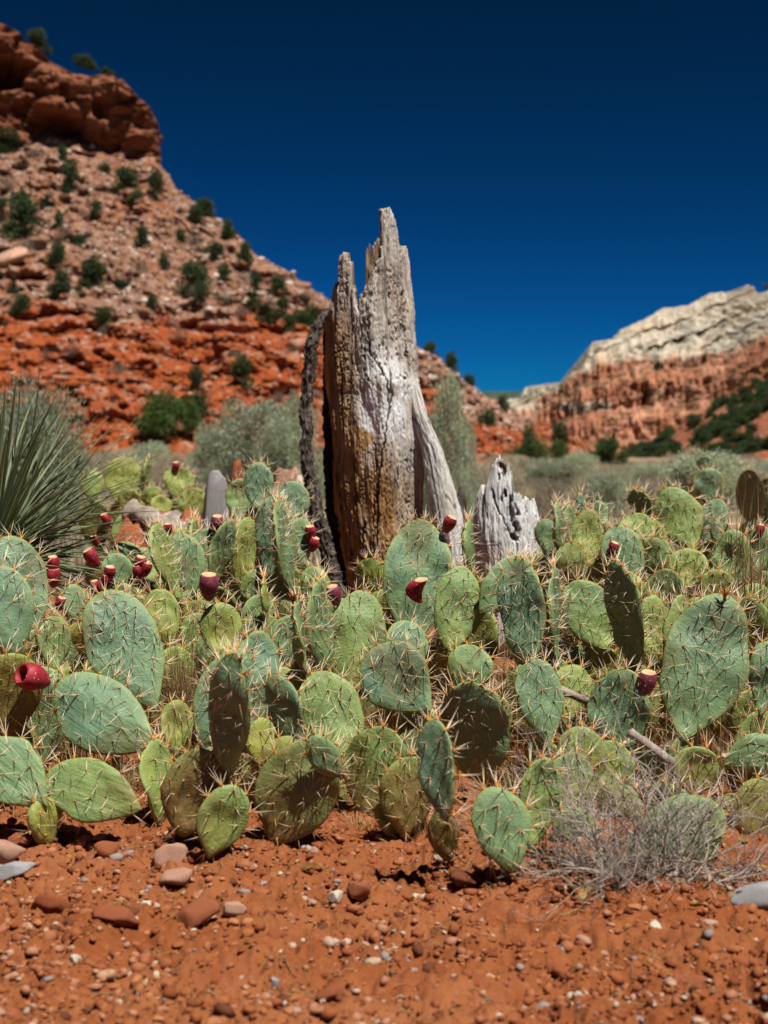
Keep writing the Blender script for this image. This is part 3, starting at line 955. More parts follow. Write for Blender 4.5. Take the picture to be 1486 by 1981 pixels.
def build_dry_field():
    r = np.random.default_rng(91)
    n = 16000
    d = 6.0 + 60 * r.uniform(0, 1, n) ** 2.2
    x = r.uniform(-0.32, 0.32, n) * d
    C = np.stack([x, d, ground_h(x, d)], -1)
    V, F, v = blades(C, r.uniform(0.08, 0.30, n) * (0.8 + d * 0.01), 0.002 + 0.0004 * d, 0.6, 92, 2)
    ob('dry_grass', mk_mesh('dry_grass', V, F, M['dry'], {'v': v}, smooth=False), kind='stuff', label='short dry grass across the valley floor', category='grass')
build_dry_field()

# ------------------------------------------------------------------ the broken stump
def shell(cx, L, Rr, depth, zb_px, front, back, flatten, thick, ncol, nrow, seed, disp, cap_low=0.35):
    """Hollow broken trunk. L/Rr give the left/right outline in photo pixels by row; front/back the height of the broken rim (pixel row) by column."""
    al = np.linspace(0, 2 * np.pi, ncol, endpoint=False)           # 0 = left, pi/2 = towards camera, pi = right
    ca, sa = np.cos(al), np.sin(al)
    xr = cx + (Rr(600) - L(600)) / 2 * -ca
    r = np.random.default_rng(seed)
    top = np.where(sa >= 0, front(xr), back(xr))
    jag = np.abs(vnoise(al * 26, 0, 0, seed)) * 16 + np.abs(vnoise(al * 70, 0, 0, seed + 1)) * 9 + vnoise(al * 160, 0, 0, seed + 2) * 3
    top = top + jag
    top = np.where(np.abs(ca) > 0.985, np.maximum(top, (front(xr) + back(xr)) / 2), top)
    s = np.linspace(0, 1, nrow) ** 0.9
    Y = zb_px + (top[None, :] - zb_px) * s[:, None]                  # pixel row of each vertex
    Lx, Rx = L(Y), Rr(Y)
    mx, hx = (Lx + Rx) / 2, (Rx - Lx) / 2
    m = depth / FPX
    def surf(inset, D):
        hw = hx * m
        rad = hw + D - inset
        X = -ca[None, :] * rad
        Yw = -sa[None, :] * (rad * flatten)
        P = pxa(mx, Y, depth + 0 * Y)
        P[..., 0] += X
        P[..., 1] += Yw
        return P
    D, at = disp(mx + -ca[None, :] * hx, Y, al[None, :] + 0 * Y, hx * m)
    # the wall thins towards the broken rim
    D = D - 0.012 * s[:, None] ** 8
    out = surf(0, D)
    inn = surf(thick, D * 0.3 + 0.004 * fbm(al[None, :] * 6, Y * 0.02, 0, seed + 9, 3))[::-1]
    floor = inn[-1:].copy()
    P = np.concatenate([out, inn[:], ], 0)
    n = P.shape[0]
    V = P.reshape(-1, 3)
    F = grid_faces(n, ncol, True)[:, ::-1]
    A = {}
    for k, a in at.items():
        A[k] = np.concatenate([a, a[::-1] * 0 + (0.7 if k == 'brown' else 0.3 if k == 'crack' else 0)], 0).ravel()
    return V, F, A

def crack_field(x, y, lines):
    """lines: list of (points (x,y) list, half width px). Returns 0..1 depth of crack."""
    c = np.zeros_like(x)
    for pts, w in lines:
        ys = [p[1] for p in pts]
        xsx = [p[0] for p in pts]
        xc = np.interp(y, ys, xsx) + 2.2 * vnoise(y * 0.09, pts[0][0], 0, 3) + 1.2 * vnoise(y * 0.35, pts[0][0], 0, 4)
        fade = sstep(ys[0], ys[0] + 12, y) * sstep(ys[-1], ys[-1] - 12, y)
        ww = w * (0.6 + 0.6 * np.abs(vnoise(y * 0.05, pts[0][0], 0, 5))) * np.maximum(fade, 0.02)
        c = np.maximum(c, np.clip(1 - np.abs(x - xc) / ww, 0, 1) * fade)
    return c

STUMP_D = 4.45
def build_stump():
    L = interp([(540, 634), (600, 631), (700, 631), (800, 634), (900, 644), (1000, 657), (1100, 674), (1180, 688), (1300, 700)])
    Rr = interp([(402, 790), (480, 794), (560, 796), (600, 800), (700, 806), (780, 817), (850, 823), (900, 818), (1000, 814), (1100, 818), (1300, 826)])
    front = interp([(600, 600), (634, 598), (635.5, 545), (643, 548), (645, 578), (648, 575), (650, 498), (658, 488), (668, 500), (671, 512), (673.5, 578), (676, 548), (679, 545), (682, 582), (690, 584), (700, 566), (712, 545),
                    (724, 520), (738, 496), (743, 470), (745, 412), (749, 402), (766, 403), (770, 420), (775, 444), (780, 472), (786, 492), (790, 492), (794, 474), (800, 478)])
    back = interp([(600, 600), (634, 600), (650, 610), (684, 600), (688, 556), (698, 552), (702, 540), (703.5, 470), (712, 458), (724, 462), (734, 452), (741, 448), (744, 500), (760, 520), (790, 500), (800, 480)])
    cracks = [([(712, 640), (716, 690), (745, 735), (752, 790)], 2.6), ([(752, 715), (757, 770), (748, 830), (738, 880), (730, 960), (728, 1060)], 2.8),
              ([(724, 850), (732, 930), (722, 1000), (727, 1130)], 2.2), ([(690, 880), (692, 960), (697, 1060)], 2.4), ([(664, 650), (660, 760), (664, 860)], 2.2),
              ([(780, 560), (783, 640), (790, 720)], 1.6), ([(672, 560), (680, 640), (676, 700)], 1.8), ([(770, 900), (768, 960)], 1.4), ([(705, 1000), (700, 1100), (706, 1180)], 3.0),
              ([(690, 590), (700, 640), (698, 700)], 1.6), ([(650, 900), (668, 1000), (684, 1120)], 2.0)]
    def disp(x, y, al, hw):
        arc = al * 0.13
        front_m = (np.sin(al) > -0.1)
        D = 0.012 * fbm(arc * 14, y * 0.006, 0, 501, 3)
        D += 0.0022 * ridge(arc * 36, y * 0.008, 0, 503, 2) - 0.001
        D += 0.0020 * fbm(arc * 170, y * 0.035, 0, 505, 4) + 0.0016 * fbm(arc * 230, y * 0.22, 0, 506, 3)
        # smooth swelling with a bright burl, hollows beside it
        D += 0.020 * np.exp(-((x - 742) / 30.0) ** 2 - ((y - 748) / 42.0) ** 2) * front_m
        D -= 0.014 * np.exp(-((x - 722) / 16.0) ** 2 - ((y - 820) / 60.0) ** 2) * front_m
        D += 0.012 * np.exp(-((x - 700) / 24.0) ** 2 - ((y - 880) / 80.0) ** 2) * front_m
        c = crack_field(x, y, cracks) * front_m
        # cross checking, as rows of little horizontal splits
        chk = sstep(0.35, 0.75, 1 - np.abs(vnoise(arc * 45, y * 0.30, 0, 511)) * 3.0) * sstep(0.25, 0.55, fbm(arc * 16, y * 0.018, 0, 513, 3))
        rough = np.exp(-((x - 712) / 14.0) ** 2) * sstep(540, 560, y) * sstep(660, 630, y) * front_m
        D += 0.006 * rough * vnoise(arc * 110, y * 0.22, 0, 515)
        # peeled brown strips low on the left
        strip = sstep(860, 920, y) * sstep(740, 700, x) * front_m
        D += strip * 0.006 * (sstep(0.0, 0.12, vnoise(arc * 50, y * 0.012, 0, 517)) - 0.5)
        pits = sstep(0.55, 0.8, vnoise(arc * 150, y * 0.20, 0, 519)) * sstep(0.1, 0.4, vnoise(arc * 10, y * 0.01, 3, 521))
        D -= 0.015 * c + 0.0045 * chk * (1 - rough) + 0.006 * pits
        brown = 0.2 + 1.0 * sstep(760, 870, y) * sstep(800, 700, x) + 0.55 * sstep(715, 660, x) * sstep(570, 640, y) + 0.35 * sstep(880, 960, y)
        brown += 0.30 * np.exp(-((x - 740) / 14.0) ** 2 - ((y - 706) / 22.0) ** 2)
        brown = np.clip(brown, 0, 1)
        silver = 1.3 * np.exp(-((x - 752) / 44.0) ** 2 - ((y - 770) / 85.0) ** 2) + 0.8 * np.exp(-((x - 712) / 12.0) ** 2 - ((y - 820) / 70.0) ** 2) + 0.6 * np.exp(-((x - 690) / 12.0) ** 2 - ((y - 610) / 35.0) ** 2)
        silver = silver * sstep(0.0, 0.4, fbm(arc * 12, y * 0.02, 0, 523, 3) + 0.35) * front_m
        return D, {'brown': brown, 'silver': np.clip(silver, 0, 1), 'crack': np.clip(c * 1.2 + 0.45 * chk * (1 - rough) + 0.8 * pits, 0, 1)}
    root = thing('tree_stump', 'tall grey and brown weathered broken stump with jagged splintered top', 'stump', px(745, 1260, STUMP_D))
    base = root.location.copy()
    V, F, A = shell(713, L, Rr, STUMP_D, 1275, front, back, 0.85, 0.034, 620, 360, 500, disp)
    ob('trunk', mk_mesh('trunk', V - np.array(base), [F], M['wood'], A), root)
    # buttress root leaning out on the right
    pts = np.array([(790, 700, 4.42), (812, 800, 4.37), (836, 870, 4.36), (851, 930, 4.35), (864, 1000, 4.34), (874, 1070, 4.33), (884, 1150, 4.32), (894, 1285, 4.30)])
    rpx = np.array([4, 14, 19, 23, 28, 27, 27, 34])
    tt = np.linspace(0, 1, 160)
    src = np.linspace(0, 1, len(pts))
    pr = np.stack([np.interp(tt, src, pts[:, k]) for k in range(3)], -1)
    rad = np.interp(tt, src, rpx) * 4.35 / FPX
    C = pxa(pr[:, 0], pr[:, 1], pr[:, 2])
    na = 110
    a = np.linspace(0, 2 * np.pi, na, endpoint=False)
    A2, T2 = np.meshgrid(a, tt)
    rough = 0.004 * fbm(A2 * 2.2, T2 * 5, 0, 531, 3) + 0.0012 * ridge(A2 * 3.5, T2 * 3, 0, 533, 2) + 0.0012 * fbm(A2 * 9, T2 * 40, 0, 534, 3)
    spl = np.zeros_like(A2)
    rr_ = rad[:, None] + rough
    P = C[:, None] + np.stack([np.cos(A2) * rr_, np.sin(A2) * rr_ * 0.9, 0 * A2], -1)
    ck = sstep(0.5, 0.85, 1 - np.abs(vnoise(A2 * 5, T2 * 34, 0, 535)) * 3) * 0.3 + 0.7 * sstep(0.8, 0.95, 1 - np.abs(vnoise(A2 * 2.2, T2 * 3, 0, 536)) * 2)
    ob('root', mk_mesh('root', P.reshape(-1, 3) - np.array(base), [grid_faces(len(tt), na, True)], M['wood'],
                       {'brown': np.full(A2.size, 0.12), 'silver': np.full(A2.size, 0.25), 'crack': ck.ravel()}), root)
    # splintered stub beside the root
    st = [(893, 945, 4.42), (890, 985, 4.42), (884, 1040, 4.42), (884, 1120, 4.42), (884, 1280, 4.42)]
    P0 = pxa(np.array([p[0] for p in st]), np.array([p[1] for p in st]), np.array([p[2] for p in st]))
    t5 = np.linspace(0, 1, 60)
    P0 = np.stack([np.interp(t5, np.linspace(0, 1, 5), P0[:, k]) for k in range(3)], -1)
    rr5 = np.interp(t5, [0, 0.15, 1], [3, 11, 24]) * 4.4 / FPX
    a = np.linspace(0, 2 * np.pi, 40, endpoint=False)
    A2, T2 = np.meshgrid(a, t5)
    q = rr5[:, None] * (1 + 0.25 * vnoise(A2 * 3, T2 * 3, 0, 541) + 0.15 * vnoise(A2 * 9, T2 * 4, 0, 543))
    P = P0[:, None] + np.stack([np.cos(A2) * q, np.sin(A2) * q, 0.018 * vnoise(A2 * 4, 0, 0, 545) * (T2 < 0.1)], -1)
    ob('splinter', mk_mesh('splinter', P.reshape(-1, 3) - np.array(base), [grid_faces(60, 40, True)], M['bark']), root)
    # strip of bark hanging free on the left
    sp = np.array([(630, 598, 4.38, 5), (617, 625, 4.37, 12), (606, 665, 4.36, 13), (598, 720, 4.36, 12), (591, 780, 4.36, 11), (592, 840, 4.36, 11), (598, 900, 4.36, 13), (606, 960, 4.36, 14), (618, 1020, 4.36, 17), (634, 1080, 4.36, 17), (648, 1140, 4.36, 18), (662, 1290, 4.36, 20)])
    t6 = np.linspace(0, 1, 340)
    S = np.stack([np.interp(t6, np.linspace(0, 1, len(sp)), sp[:, k]) for k in range(4)], -1)
    S[:, 0] += 3 * vnoise(S[:, 1] * 0.03, 0, 0, 551)
    C = pxa(S[:, 0], S[:, 1], S[:, 2])
    a = np.linspace(0, 2 * np.pi, 44, endpoint=False)
    A2, T2 = np.meshgrid(a, S[:, 1])
    q = 0.85 * (S[:, 3] * 4.36 / FPX)[:, None] * (1 + 0.22 * vnoise(A2 * 2, T2 * 0.04, 0, 553) + 0.26 * vnoise(A2 * 4, T2 * 0.07, 0, 555) + 0.16 * vnoise(A2 * 9, T2 * 0.22, 0, 557) + 0.22 * ridge(A2 * 3, T2 * 0.05, 0, 558, 3) - 0.1)
    P = C[:, None] + np.stack([np.cos(A2) * q, np.sin(A2) * q * 0.75, 0.006 * vnoise(A2 * 5, T2 * 0.2, 0, 559)], -1)
    ob('bark_strip', mk_mesh('bark_strip', P.reshape(-1, 3) - np.array(base), [grid_faces(340, 44, True)], M['bark']), root, label='dark rough bark strip peeling away from the stump')
    # bark lining behind the strip, painted near black as the shade on this side
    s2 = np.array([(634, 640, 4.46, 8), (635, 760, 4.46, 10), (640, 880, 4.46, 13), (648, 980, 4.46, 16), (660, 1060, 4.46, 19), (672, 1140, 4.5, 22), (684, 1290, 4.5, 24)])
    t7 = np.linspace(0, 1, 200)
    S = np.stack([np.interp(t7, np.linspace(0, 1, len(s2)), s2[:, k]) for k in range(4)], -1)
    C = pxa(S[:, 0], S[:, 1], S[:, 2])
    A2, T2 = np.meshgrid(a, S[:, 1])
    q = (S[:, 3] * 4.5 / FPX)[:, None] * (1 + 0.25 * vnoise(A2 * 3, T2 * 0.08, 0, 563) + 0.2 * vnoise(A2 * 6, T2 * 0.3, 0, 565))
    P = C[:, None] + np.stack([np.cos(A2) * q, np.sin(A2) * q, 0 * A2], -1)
    ob('shade_bark', mk_mesh('shade_bark', P.reshape(-1, 3) - np.array(base), [grid_faces(200, 44, True)], M['bark_shade']), root)
build_stump()

def build_small_stump():
    D0 = 4.15
    L = interp([(870, 935), (940, 919), (1000, 916), (1100, 917), (1200, 922), (1300, 918)])
    Rr = interp([(870, 1030), (960, 1041), (1000, 1044), (1100, 1047), (1200, 1045), (1300, 1050)])
    front = interp([(900, 985), (920, 966), (926, 944), (936, 934), (942, 946), (946, 968), (949, 900), (955, 884), (962, 879), (972, 886), (983, 893), (988, 905), (993, 935), (1000, 946), (1010, 952), (1018, 962), (1030, 961), (1042, 963), (1060, 965)])
    back = interp([(900, 985), (920, 975), (950, 985), (1000, 990), (1042, 970), (1060, 965)])
    holes = [(966, 900, 9, 8), (972, 912, 6, 14), (962, 925, 3, 6), (975, 955, 4, 7), (985, 975, 5, 16), (990, 1000, 6, 14), (998, 1018, 5, 10), (992, 1036, 8, 6), (1000, 990, 4, 8), (968, 962, 3, 8), (1004, 1030, 3, 8)]
    cr = [([(948, 940), (955, 975), (975, 1010), (990, 1050)], 3.0), ([(992, 1000), (996, 1050), (999, 1090)], 2.0), ([(1020, 970), (1023, 1040), (1021, 1120)], 1.6), ([(985, 920), (992, 960), (1000, 1000)], 1.6), ([(935, 960), (942, 1010)], 1.8), ([(962, 1060), (958, 1130), (966, 1200)], 1.6)]
    def disp(x, y, al, hw):
        arc = al * 0.095
        fm = np.sin(al) > -0.05
        D = 0.007 * fbm(arc * 16, y * 0.008, 0, 601, 3) + 0.0025 * ridge(arc * 60, y * 0.012, 0, 603, 2) - 0.001 + 0.002 * fbm(arc * 220, y * 0.06, 0, 605, 3)
        c = crack_field(x, y, cr) * fm
        h = np.zeros_like(x)
        wob = 5 * vnoise(x * 0.12, y * 0.12, 0, 607)
        for hx_, hy_, rx, ry in holes:
            q = ((x - hx_ + wob * 0.5) / rx) ** 2 + ((y - hy_ + wob) / ry) ** 2
            h = np.maximum(h, sstep(1.25, 0.7, q))
        h = h * fm
        chk = sstep(0.45, 0.8, 1 - np.abs(vnoise(arc * 60, y * 0.12, 0, 611)) * 3) * sstep(0.0, 0.4, fbm(arc * 20, y * 0.02, 0, 613, 3))
        D = D - 0.012 * c - 0.026 * h - 0.003 * chk
        sil = np.clip(0.65 + 0.4 * fbm(arc * 10, y * 0.015, 0, 615, 3), 0, 1)
        return D, {'brown': np.clip(0.02 + 0.25 * h + 0.3 * sstep(1130, 1230, y), 0, 1), 'silver': sil, 'crack': np.clip(c * 0.9 + h * 0.85 + 0.3 * chk, 0, 1)}
    root = thing('small_stump', 'short silver-grey broken stump riddled with dark insect holes', 'stump', px(980, 1260, D0))
    V, F, A = shell(981, L, Rr, D0, 1290, front, back, 0.62, 0.02, 420, 220, 600, disp)
    ob('trunk', mk_mesh('trunk', V - np.array(root.location), [F], M['wood'], A), root)
build_small_stump()

# ------------------------------------------------------------------ prickly pears
class Cone:
    """collects thin spines"""
    def __init__(s):
        s.b, s.d, s.r, s.g = [], [], [], []
    def add(s, base, vec, rad, gl):
        s.b.append(base); s.d.append(vec); s.r.append(rad); s.g.append(gl)
    def mesh(s):
        B = np.concatenate(s.b); D = np.concatenate(s.d); r = np.concatenate(s.r); g = np.concatenate(s.g)
        n = len(B)
        t = D / (np.linalg.norm(D, axis=1)[:, None] + 1e-9)
        u = np.cross(t, np.array([0.37, 0.51, 0.77]))
        u /= np.linalg.norm(u, axis=1)[:, None] + 1e-9
        w = np.cross(t, u)
        V = [B + r[:, None] * (math.cos(a) * u + math.sin(a) * w) for a in (0, 2.094, 4.189)] + [B + D]
        V = np.stack(V, 1).reshape(-1, 3)
        b = np.arange(n)[:, None] * 4
        F = np.concatenate([b + np.array([[0, 1, 3]]), b + np.array([[1, 2, 3]]), b + np.array([[2, 0, 3]])])
        T = np.tile(np.array([0, 0, 0, 1.0]), n)
        return mk_mesh('spines', V, [F], M['spine'], {'t': T, 'gl': np.repeat(g, 4)}, smooth=False)

def pad_mesh(Lh, Wd, Th, k, seed, tone, old, spin, glo, bend):
    """Pad in local axes: x width, y length from the base, z thickness. Returns pad mesh, spine mesh."""
    r = np.random.default_rng(seed)
    n, rings = 52, 12
    a = np.linspace(0, 2 * np.pi, n, endpoint=False)
    asym = r.normal(0, 0.10)
    qb = r.uniform(0.55, 0.80)
    wob = 1 + 0.06 * vnoise(np.cos(a) * 2, np.sin(a) * 2, seed, 7) + 0.022 * vnoise(np.cos(a) * 6, np.sin(a) * 6, seed, 8)
    def outline(a, w=1.0):
        c, s = np.cos(a), np.sin(a)
        y = (1 - c) / 2
        pw = math.log(0.5) / math.log(0.50 + 0.30 * k)
        qq = qb + (0.50 - qb) * np.clip(y * 1.5, 0, 1)
        x = 0.5 * np.sign(s) * np.sin(np.pi * np.clip(y, 1e-6, 1 - 1e-7) ** pw) ** qq * w
        neck = 1 + 0.9 * np.exp(-(y / 0.05) ** 2) * 0
        return x * neck + asym * y * (1 - y), y
    ox, oy = outline(a, wob)
    cx_, cy_ = asym * 0.25, 0.55
    rr = np.concatenate([[0.0], np.linspace(0.14, 0.86, rings - 5), [0.93, 0.97, 0.99, 1.0]])
    bnd1, bnd2, tw = bend, r.normal(0, 0.25), r.normal(0, 0.25)
    def lift(x, y):
        """bending of the pad's mid-plane"""
        yy = y / Lh - 0.5
        return bnd1 * Lh * 0.35 * (yy * yy - 0.25) + bnd2 * x * x / Wd * 0.5 + tw * x * yy * 0.35 + 0.007 * vnoise(x * 20, y * 20, seed, 11)
    def thick(q, y):
        return Th * 0.5 * np.sqrt(np.clip(1 - q ** 5, 0, 1)) * (1.15 - 0.35 * y / Lh)
    V, rim, idx = [], [], []
    for side in (1, -1):
        for q in rr[1:-1]:
            x = (cx_ + (ox - cx_) * q) * Wd
            y = (cy_ + (oy - cy_) * q) * Lh
            z = side * (thick(q, y) + 0.0012 * vnoise(x * 60, y * 60, seed + side, 13)) + lift(x, y)
            V.append(np.stack([x, y, z], -1))
            rim.append(np.full(n, sstep(0.80, 1.0, q)))
    xe, ye = ox * Wd, oy * Lh
    V.append(np.stack([xe, ye, lift(xe, ye)], -1))
    rim.append(np.ones(n))
    cpt = np.array([[cx_ * Wd, cy_ * Lh, s * thick(0, cy_ * Lh) + lift(cx_ * Wd, cy_ * Lh)] for s in (1, -1)])
    nr = len(rr) - 2
    V = np.concatenate(V + [cpt])
    rim = np.concatenate(rim + [np.zeros(2)])
    F4 = []
    j = np.arange(n)
    j2 = (j + 1) % n
    ed = 2 * nr * n
    for s in (0, 1):
        o = s * nr * n
        for q in range(nr):
            A = o + q * n
            B = o + (q + 1) * n if q < nr - 1 else ed
            f = np.stack([A + j, A + j2, B + j2, B + j], -1)
            F4.append(f if s else f[:, ::-1])
    F3 = []
    for s in (0, 1):
        o = s * nr * n
        f = np.stack([np.full(n, ed + n + s), o + j2, o + j], -1)
        F3.append(f if s else f[:, ::-1])
    yn = V[:, 1] / Lh
    oldv = np.clip(old * 2.1 - yn * 1.1 + 0.25 * fbm(V[:, 0] * 30, V[:, 1] * 30, seed, 15, 2), 0, 1) if old > 0 else np.zeros(len(V))
    oldv = np.maximum(oldv, 0.7 * sstep(0.09, 0.0, yn))
    oldv = np.maximum(oldv, 0.4 * sstep(0.4, 0.75, fbm(V[:, 0] * 16, V[:, 1] * 16, seed + 3, 15, 3)))
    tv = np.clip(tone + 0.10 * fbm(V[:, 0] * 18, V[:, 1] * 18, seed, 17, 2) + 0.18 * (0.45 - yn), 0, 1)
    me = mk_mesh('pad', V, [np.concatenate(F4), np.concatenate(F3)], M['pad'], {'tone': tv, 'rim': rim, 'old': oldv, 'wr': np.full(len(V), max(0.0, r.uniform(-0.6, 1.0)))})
    # areoles on both faces in staggered rows
    c = Cone()
    sp = 0.0225 * r.uniform(0.92, 1.15)
    rowh = sp * 0.92
    pts = []
    row = 0
    y = sp * 0.7
    while y < Lh:
        x = -Wd + (sp / 2 if row % 2 else 0)
        while x < Wd:
            pts.append((x + r.normal(0, sp * 0.07), y + r.normal(0, sp * 0.07)))
            x += sp
        y += rowh
        row += 1
    pts = np.array(pts)
    aa = np.arccos(np.clip(1 - 2 * pts[:, 1] / Lh, -1, 1))
    hx, _ = outline(aa)
    hx2, _ = outline(-aa)
    xm, hw = (hx + hx2) / 2 * Wd, (hx - hx2) / 2 * Wd
    q = np.hypot((pts[:, 0] - xm) / np.maximum(hw, 1e-4) * np.sqrt(np.clip(1 - (pts[:, 1] / Lh / cy_ - 1) ** 2 * 0, 0, 1)), 0)
    ins = (np.abs(pts[:, 0] - xm) < hw * 0.90) & (pts[:, 1] < Lh * 0.95)
    pts, q = pts[ins], np.clip(q[ins], 0, 1)
    for side in (1, -1):
        m = len(pts)
        zz = side * thick(np.maximum(q, np.abs(pts[:, 1] / Lh - cy_) / 0.5 * 0.9), pts[:, 1]) + lift(pts[:, 0], pts[:, 1])
        base = np.stack([pts[:, 0], pts[:, 1], zz], -1)
        yn = pts[:, 1] / Lh
        for s in range(4):
            keep = r.uniform(0, 1, m) < np.clip(spin * (0.35 + 0.85 * yn) * (1.0 - 0.16 * s), 0, 1)
            if not keep.any():
                continue
            d = np.stack([r.normal(0, 0.42, m), r.normal(-0.32 if s < 2 else 0.10, 0.42, m), side * r.uniform(0.25, 0.8, m)], -1)
            d /= np.linalg.norm(d, axis=1)[:, None]
            ln = r.uniform(0.020, 0.042, m) * (1.0 if s < 2 else 0.7)
            c.add(base[keep], (d * ln[:, None])[keep], np.full(keep.sum(), 0.0008), r.uniform(0, 0.25, keep.sum()) + np.zeros(keep.sum()))
        for s in range(5):
            d = np.stack([r.normal(0, 0.6, m), r.normal(0.2, 0.6, m), side * np.ones(m)], -1)
            d /= np.linalg.norm(d, axis=1)[:, None]
            c.add(base - np.array([0, 0, side * 0.0008]), d * r.uniform(0.002, 0.0042, m)[:, None], np.full(m, 0.0011), np.full(m, 0.8))
    # rim areoles
    per = 2.6 * (Lh + Wd) / 2
    ne = max(int(per / 0.021), 10)
    ae = np.linspace(0.5, 2 * np.pi - 0.5, ne) + r.normal(0, 0.02, ne)
    ex, ey = outline(ae)
    base = np.stack([ex * Wd, ey * Lh, lift(ex * Wd, ey * Lh)], -1)
    out = np.stack([ex, (ey - 0.5) * 1.0, 0 * ex], -1)
    out /= np.linalg.norm(out, axis=1)[:, None]
    for s in range(6):
        keep = r.uniform(0, 1, ne) < np.clip(spin * (0.45 + 0.7 * ey), 0, 1)
        if not keep.any():
            continue
        d = out + r.normal(0, 0.48, (ne, 3)) + np.array([0, -0.1, 0])
        d /= np.linalg.norm(d, axis=1)[:, None]
        c.add(base[keep], (d * r.uniform(0.016, 0.044, ne)[:, None])[keep], np.full(keep.sum(), 0.00078), r.uniform(0, 0.55, keep.sum()))
    for s in range(13):
        g = np.clip((ey - 0.35) * 1.6, 0.1, 1) * glo
        d = out + r.normal(0, 0.5, (ne, 3))
        d /= np.linalg.norm(d, axis=1)[:, None]
        c.add(base - out * 0.0015, d * (r.uniform(0.004, 0.012, ne) * (0.4 + g))[:, None], np.full(ne, 0.0009), np.ones(ne))
    return me, c.mesh()

PADS = {}
def pad_matrix(B, T, yaw):
    u = (T - B).normalized()
    view = Vector((0, 0, CAM_H)) - (B + T) / 2
    n = (view - u * view.dot(u)).normalized()
    n = Matrix.Rotation(yaw, 3, u) @ n
    s = u.cross(n).normalized()
    m = Matrix((s, u, n)).transposed().to_4x4()
    m.translation = B
    return m

SEED = [1000]
def add_pad(root, B, T, Wd, yaw, tone, old=0.0, spin=0.8, glo=0.4, Th=0.016, k=None, bend=None, name='pad'):
    SEED[0] += 1
    rr = random.Random(SEED[0])
    Lh = (T - B).length
    if k is None:
        k = rr.uniform(0.20, 0.42)
    if bend is None:
        bend = rr.uniform(-0.25, 0.35)
    me, sm = pad_mesh(Lh, Wd, Th, k, SEED[0], tone, old, spin, glo, bend)
    o = ob('pad', me, root)
    o.matrix_local = Matrix.Translation(-root.location) @ pad_matrix(B, T, yaw)
    s = ob('spines', sm, o, kind='stuff')
    return o

def P(bx, by, tx, ty, w, d, yaw=0, lean=0.28, tone=0.25, old=0.0, spin=0.8, glo=0.4, **kw):
    return dict(bx=bx, by=by, tx=tx, ty=ty, w=w, d=d, yaw=yaw, lean=lean, tone=tone, old=old, spin=spin, glo=glo, kw=kw)

FR = []
def cactus(label, pads, fruits=(), group=None):
    pts = []
    for p in pads:
        B = px(p['bx'], p['by'], p['d'])
        T0 = px(p['tx'], p['ty'], p['d'])
        T = px(p['tx'], p['ty'], p['d'] + p['lean'] * (T0 - B).length)
        pts.append((B, T))
    low = min(range(len(pts)), key=lambda i: pts[i][0].z)
    o0 = pts[low][0]
    root = thing('prickly_pear', label, 'cactus', (o0.x, o0.y, gz(o0.x, o0.y)), group)
    objs, joints = [], []
    for p, (B, T) in zip(pads, pts):
        app = p['w'] * p['d'] / FPX
        Lh = (T - B).length
        c = math.cos(R(p['yaw']))
        Wd = min(app / max(c, 0.3), Lh * 0.95) if abs(p['yaw']) < 62 else Lh * 0.62
        Th = 0.015 if abs(p['yaw']) < 62 else min(0.022, app * 0.85)
        objs.append(add_pad(root, B, T, Wd, R(p['yaw']), p['tone'], p['old'], p['spin'], p['glo'], Th, **p['kw']))
    # older pads carry whatever does not stand on the soil or grow from a neighbour
    rr = random.Random(int(o0.x * 1000))
    for i, (B, T) in enumerate(pts):
        h = B.z - gz(B.x, B.y)
        if h < 0.055:
            continue
        ok = False
        for j, (b, t) in enumerate(pts):
            if j != i and b.z < B.z - 0.02:
                ax = t - b
                q = max(0, min(1, (B - b).dot(ax) / ax.length_squared))
                if (B - (b + ax * q)).length < 0.055 and q > 0.3:
                    ok = True
        if ok:
            continue
        for q in joints:
            if (q - B).length < 0.03:
                ok = True
        if ok:
            continue
        top = B + (T - B).normalized() * 0.018
        while h > 0.005:
            ln = h + 0.03 if h < 0.24 else h * rr.uniform(0.48, 0.6)
            bot = Vector((top.x + rr.uniform(-0.05, 0.05) * min(1, h * 6), top.y + rr.uniform(0.02, 0.06), top.z - ln))
            add_pad(root, bot, top, max(0.045, min(ln * 0.75, 0.13)), R(rr.uniform(-50, 50)), rr.uniform(0.5, 0.95), rr.uniform(0.3, 0.75), 0.45, 0.7, 0.022)
            joints.append(top)
            top = bot + Vector((0, 0, 0.02))
            h = bot.z - gz(bot.x, bot.y)
    for (pi, x, y, hp, ang, purple, kind) in fruits:
        p, (B, T) = pads[pi], pts[pi]
        ax = T - B
        d = p['d'] + (T.y - B.y) * max(0, min(1, (p['by'] - y) / max(p['by'] - p['ty'], 1)))
        Cc = px(x, y, d - 0.014)
        add_fruit(objs[pi], root, Cc, hp * d / FPX, R(ang), purple, kind)
    return root

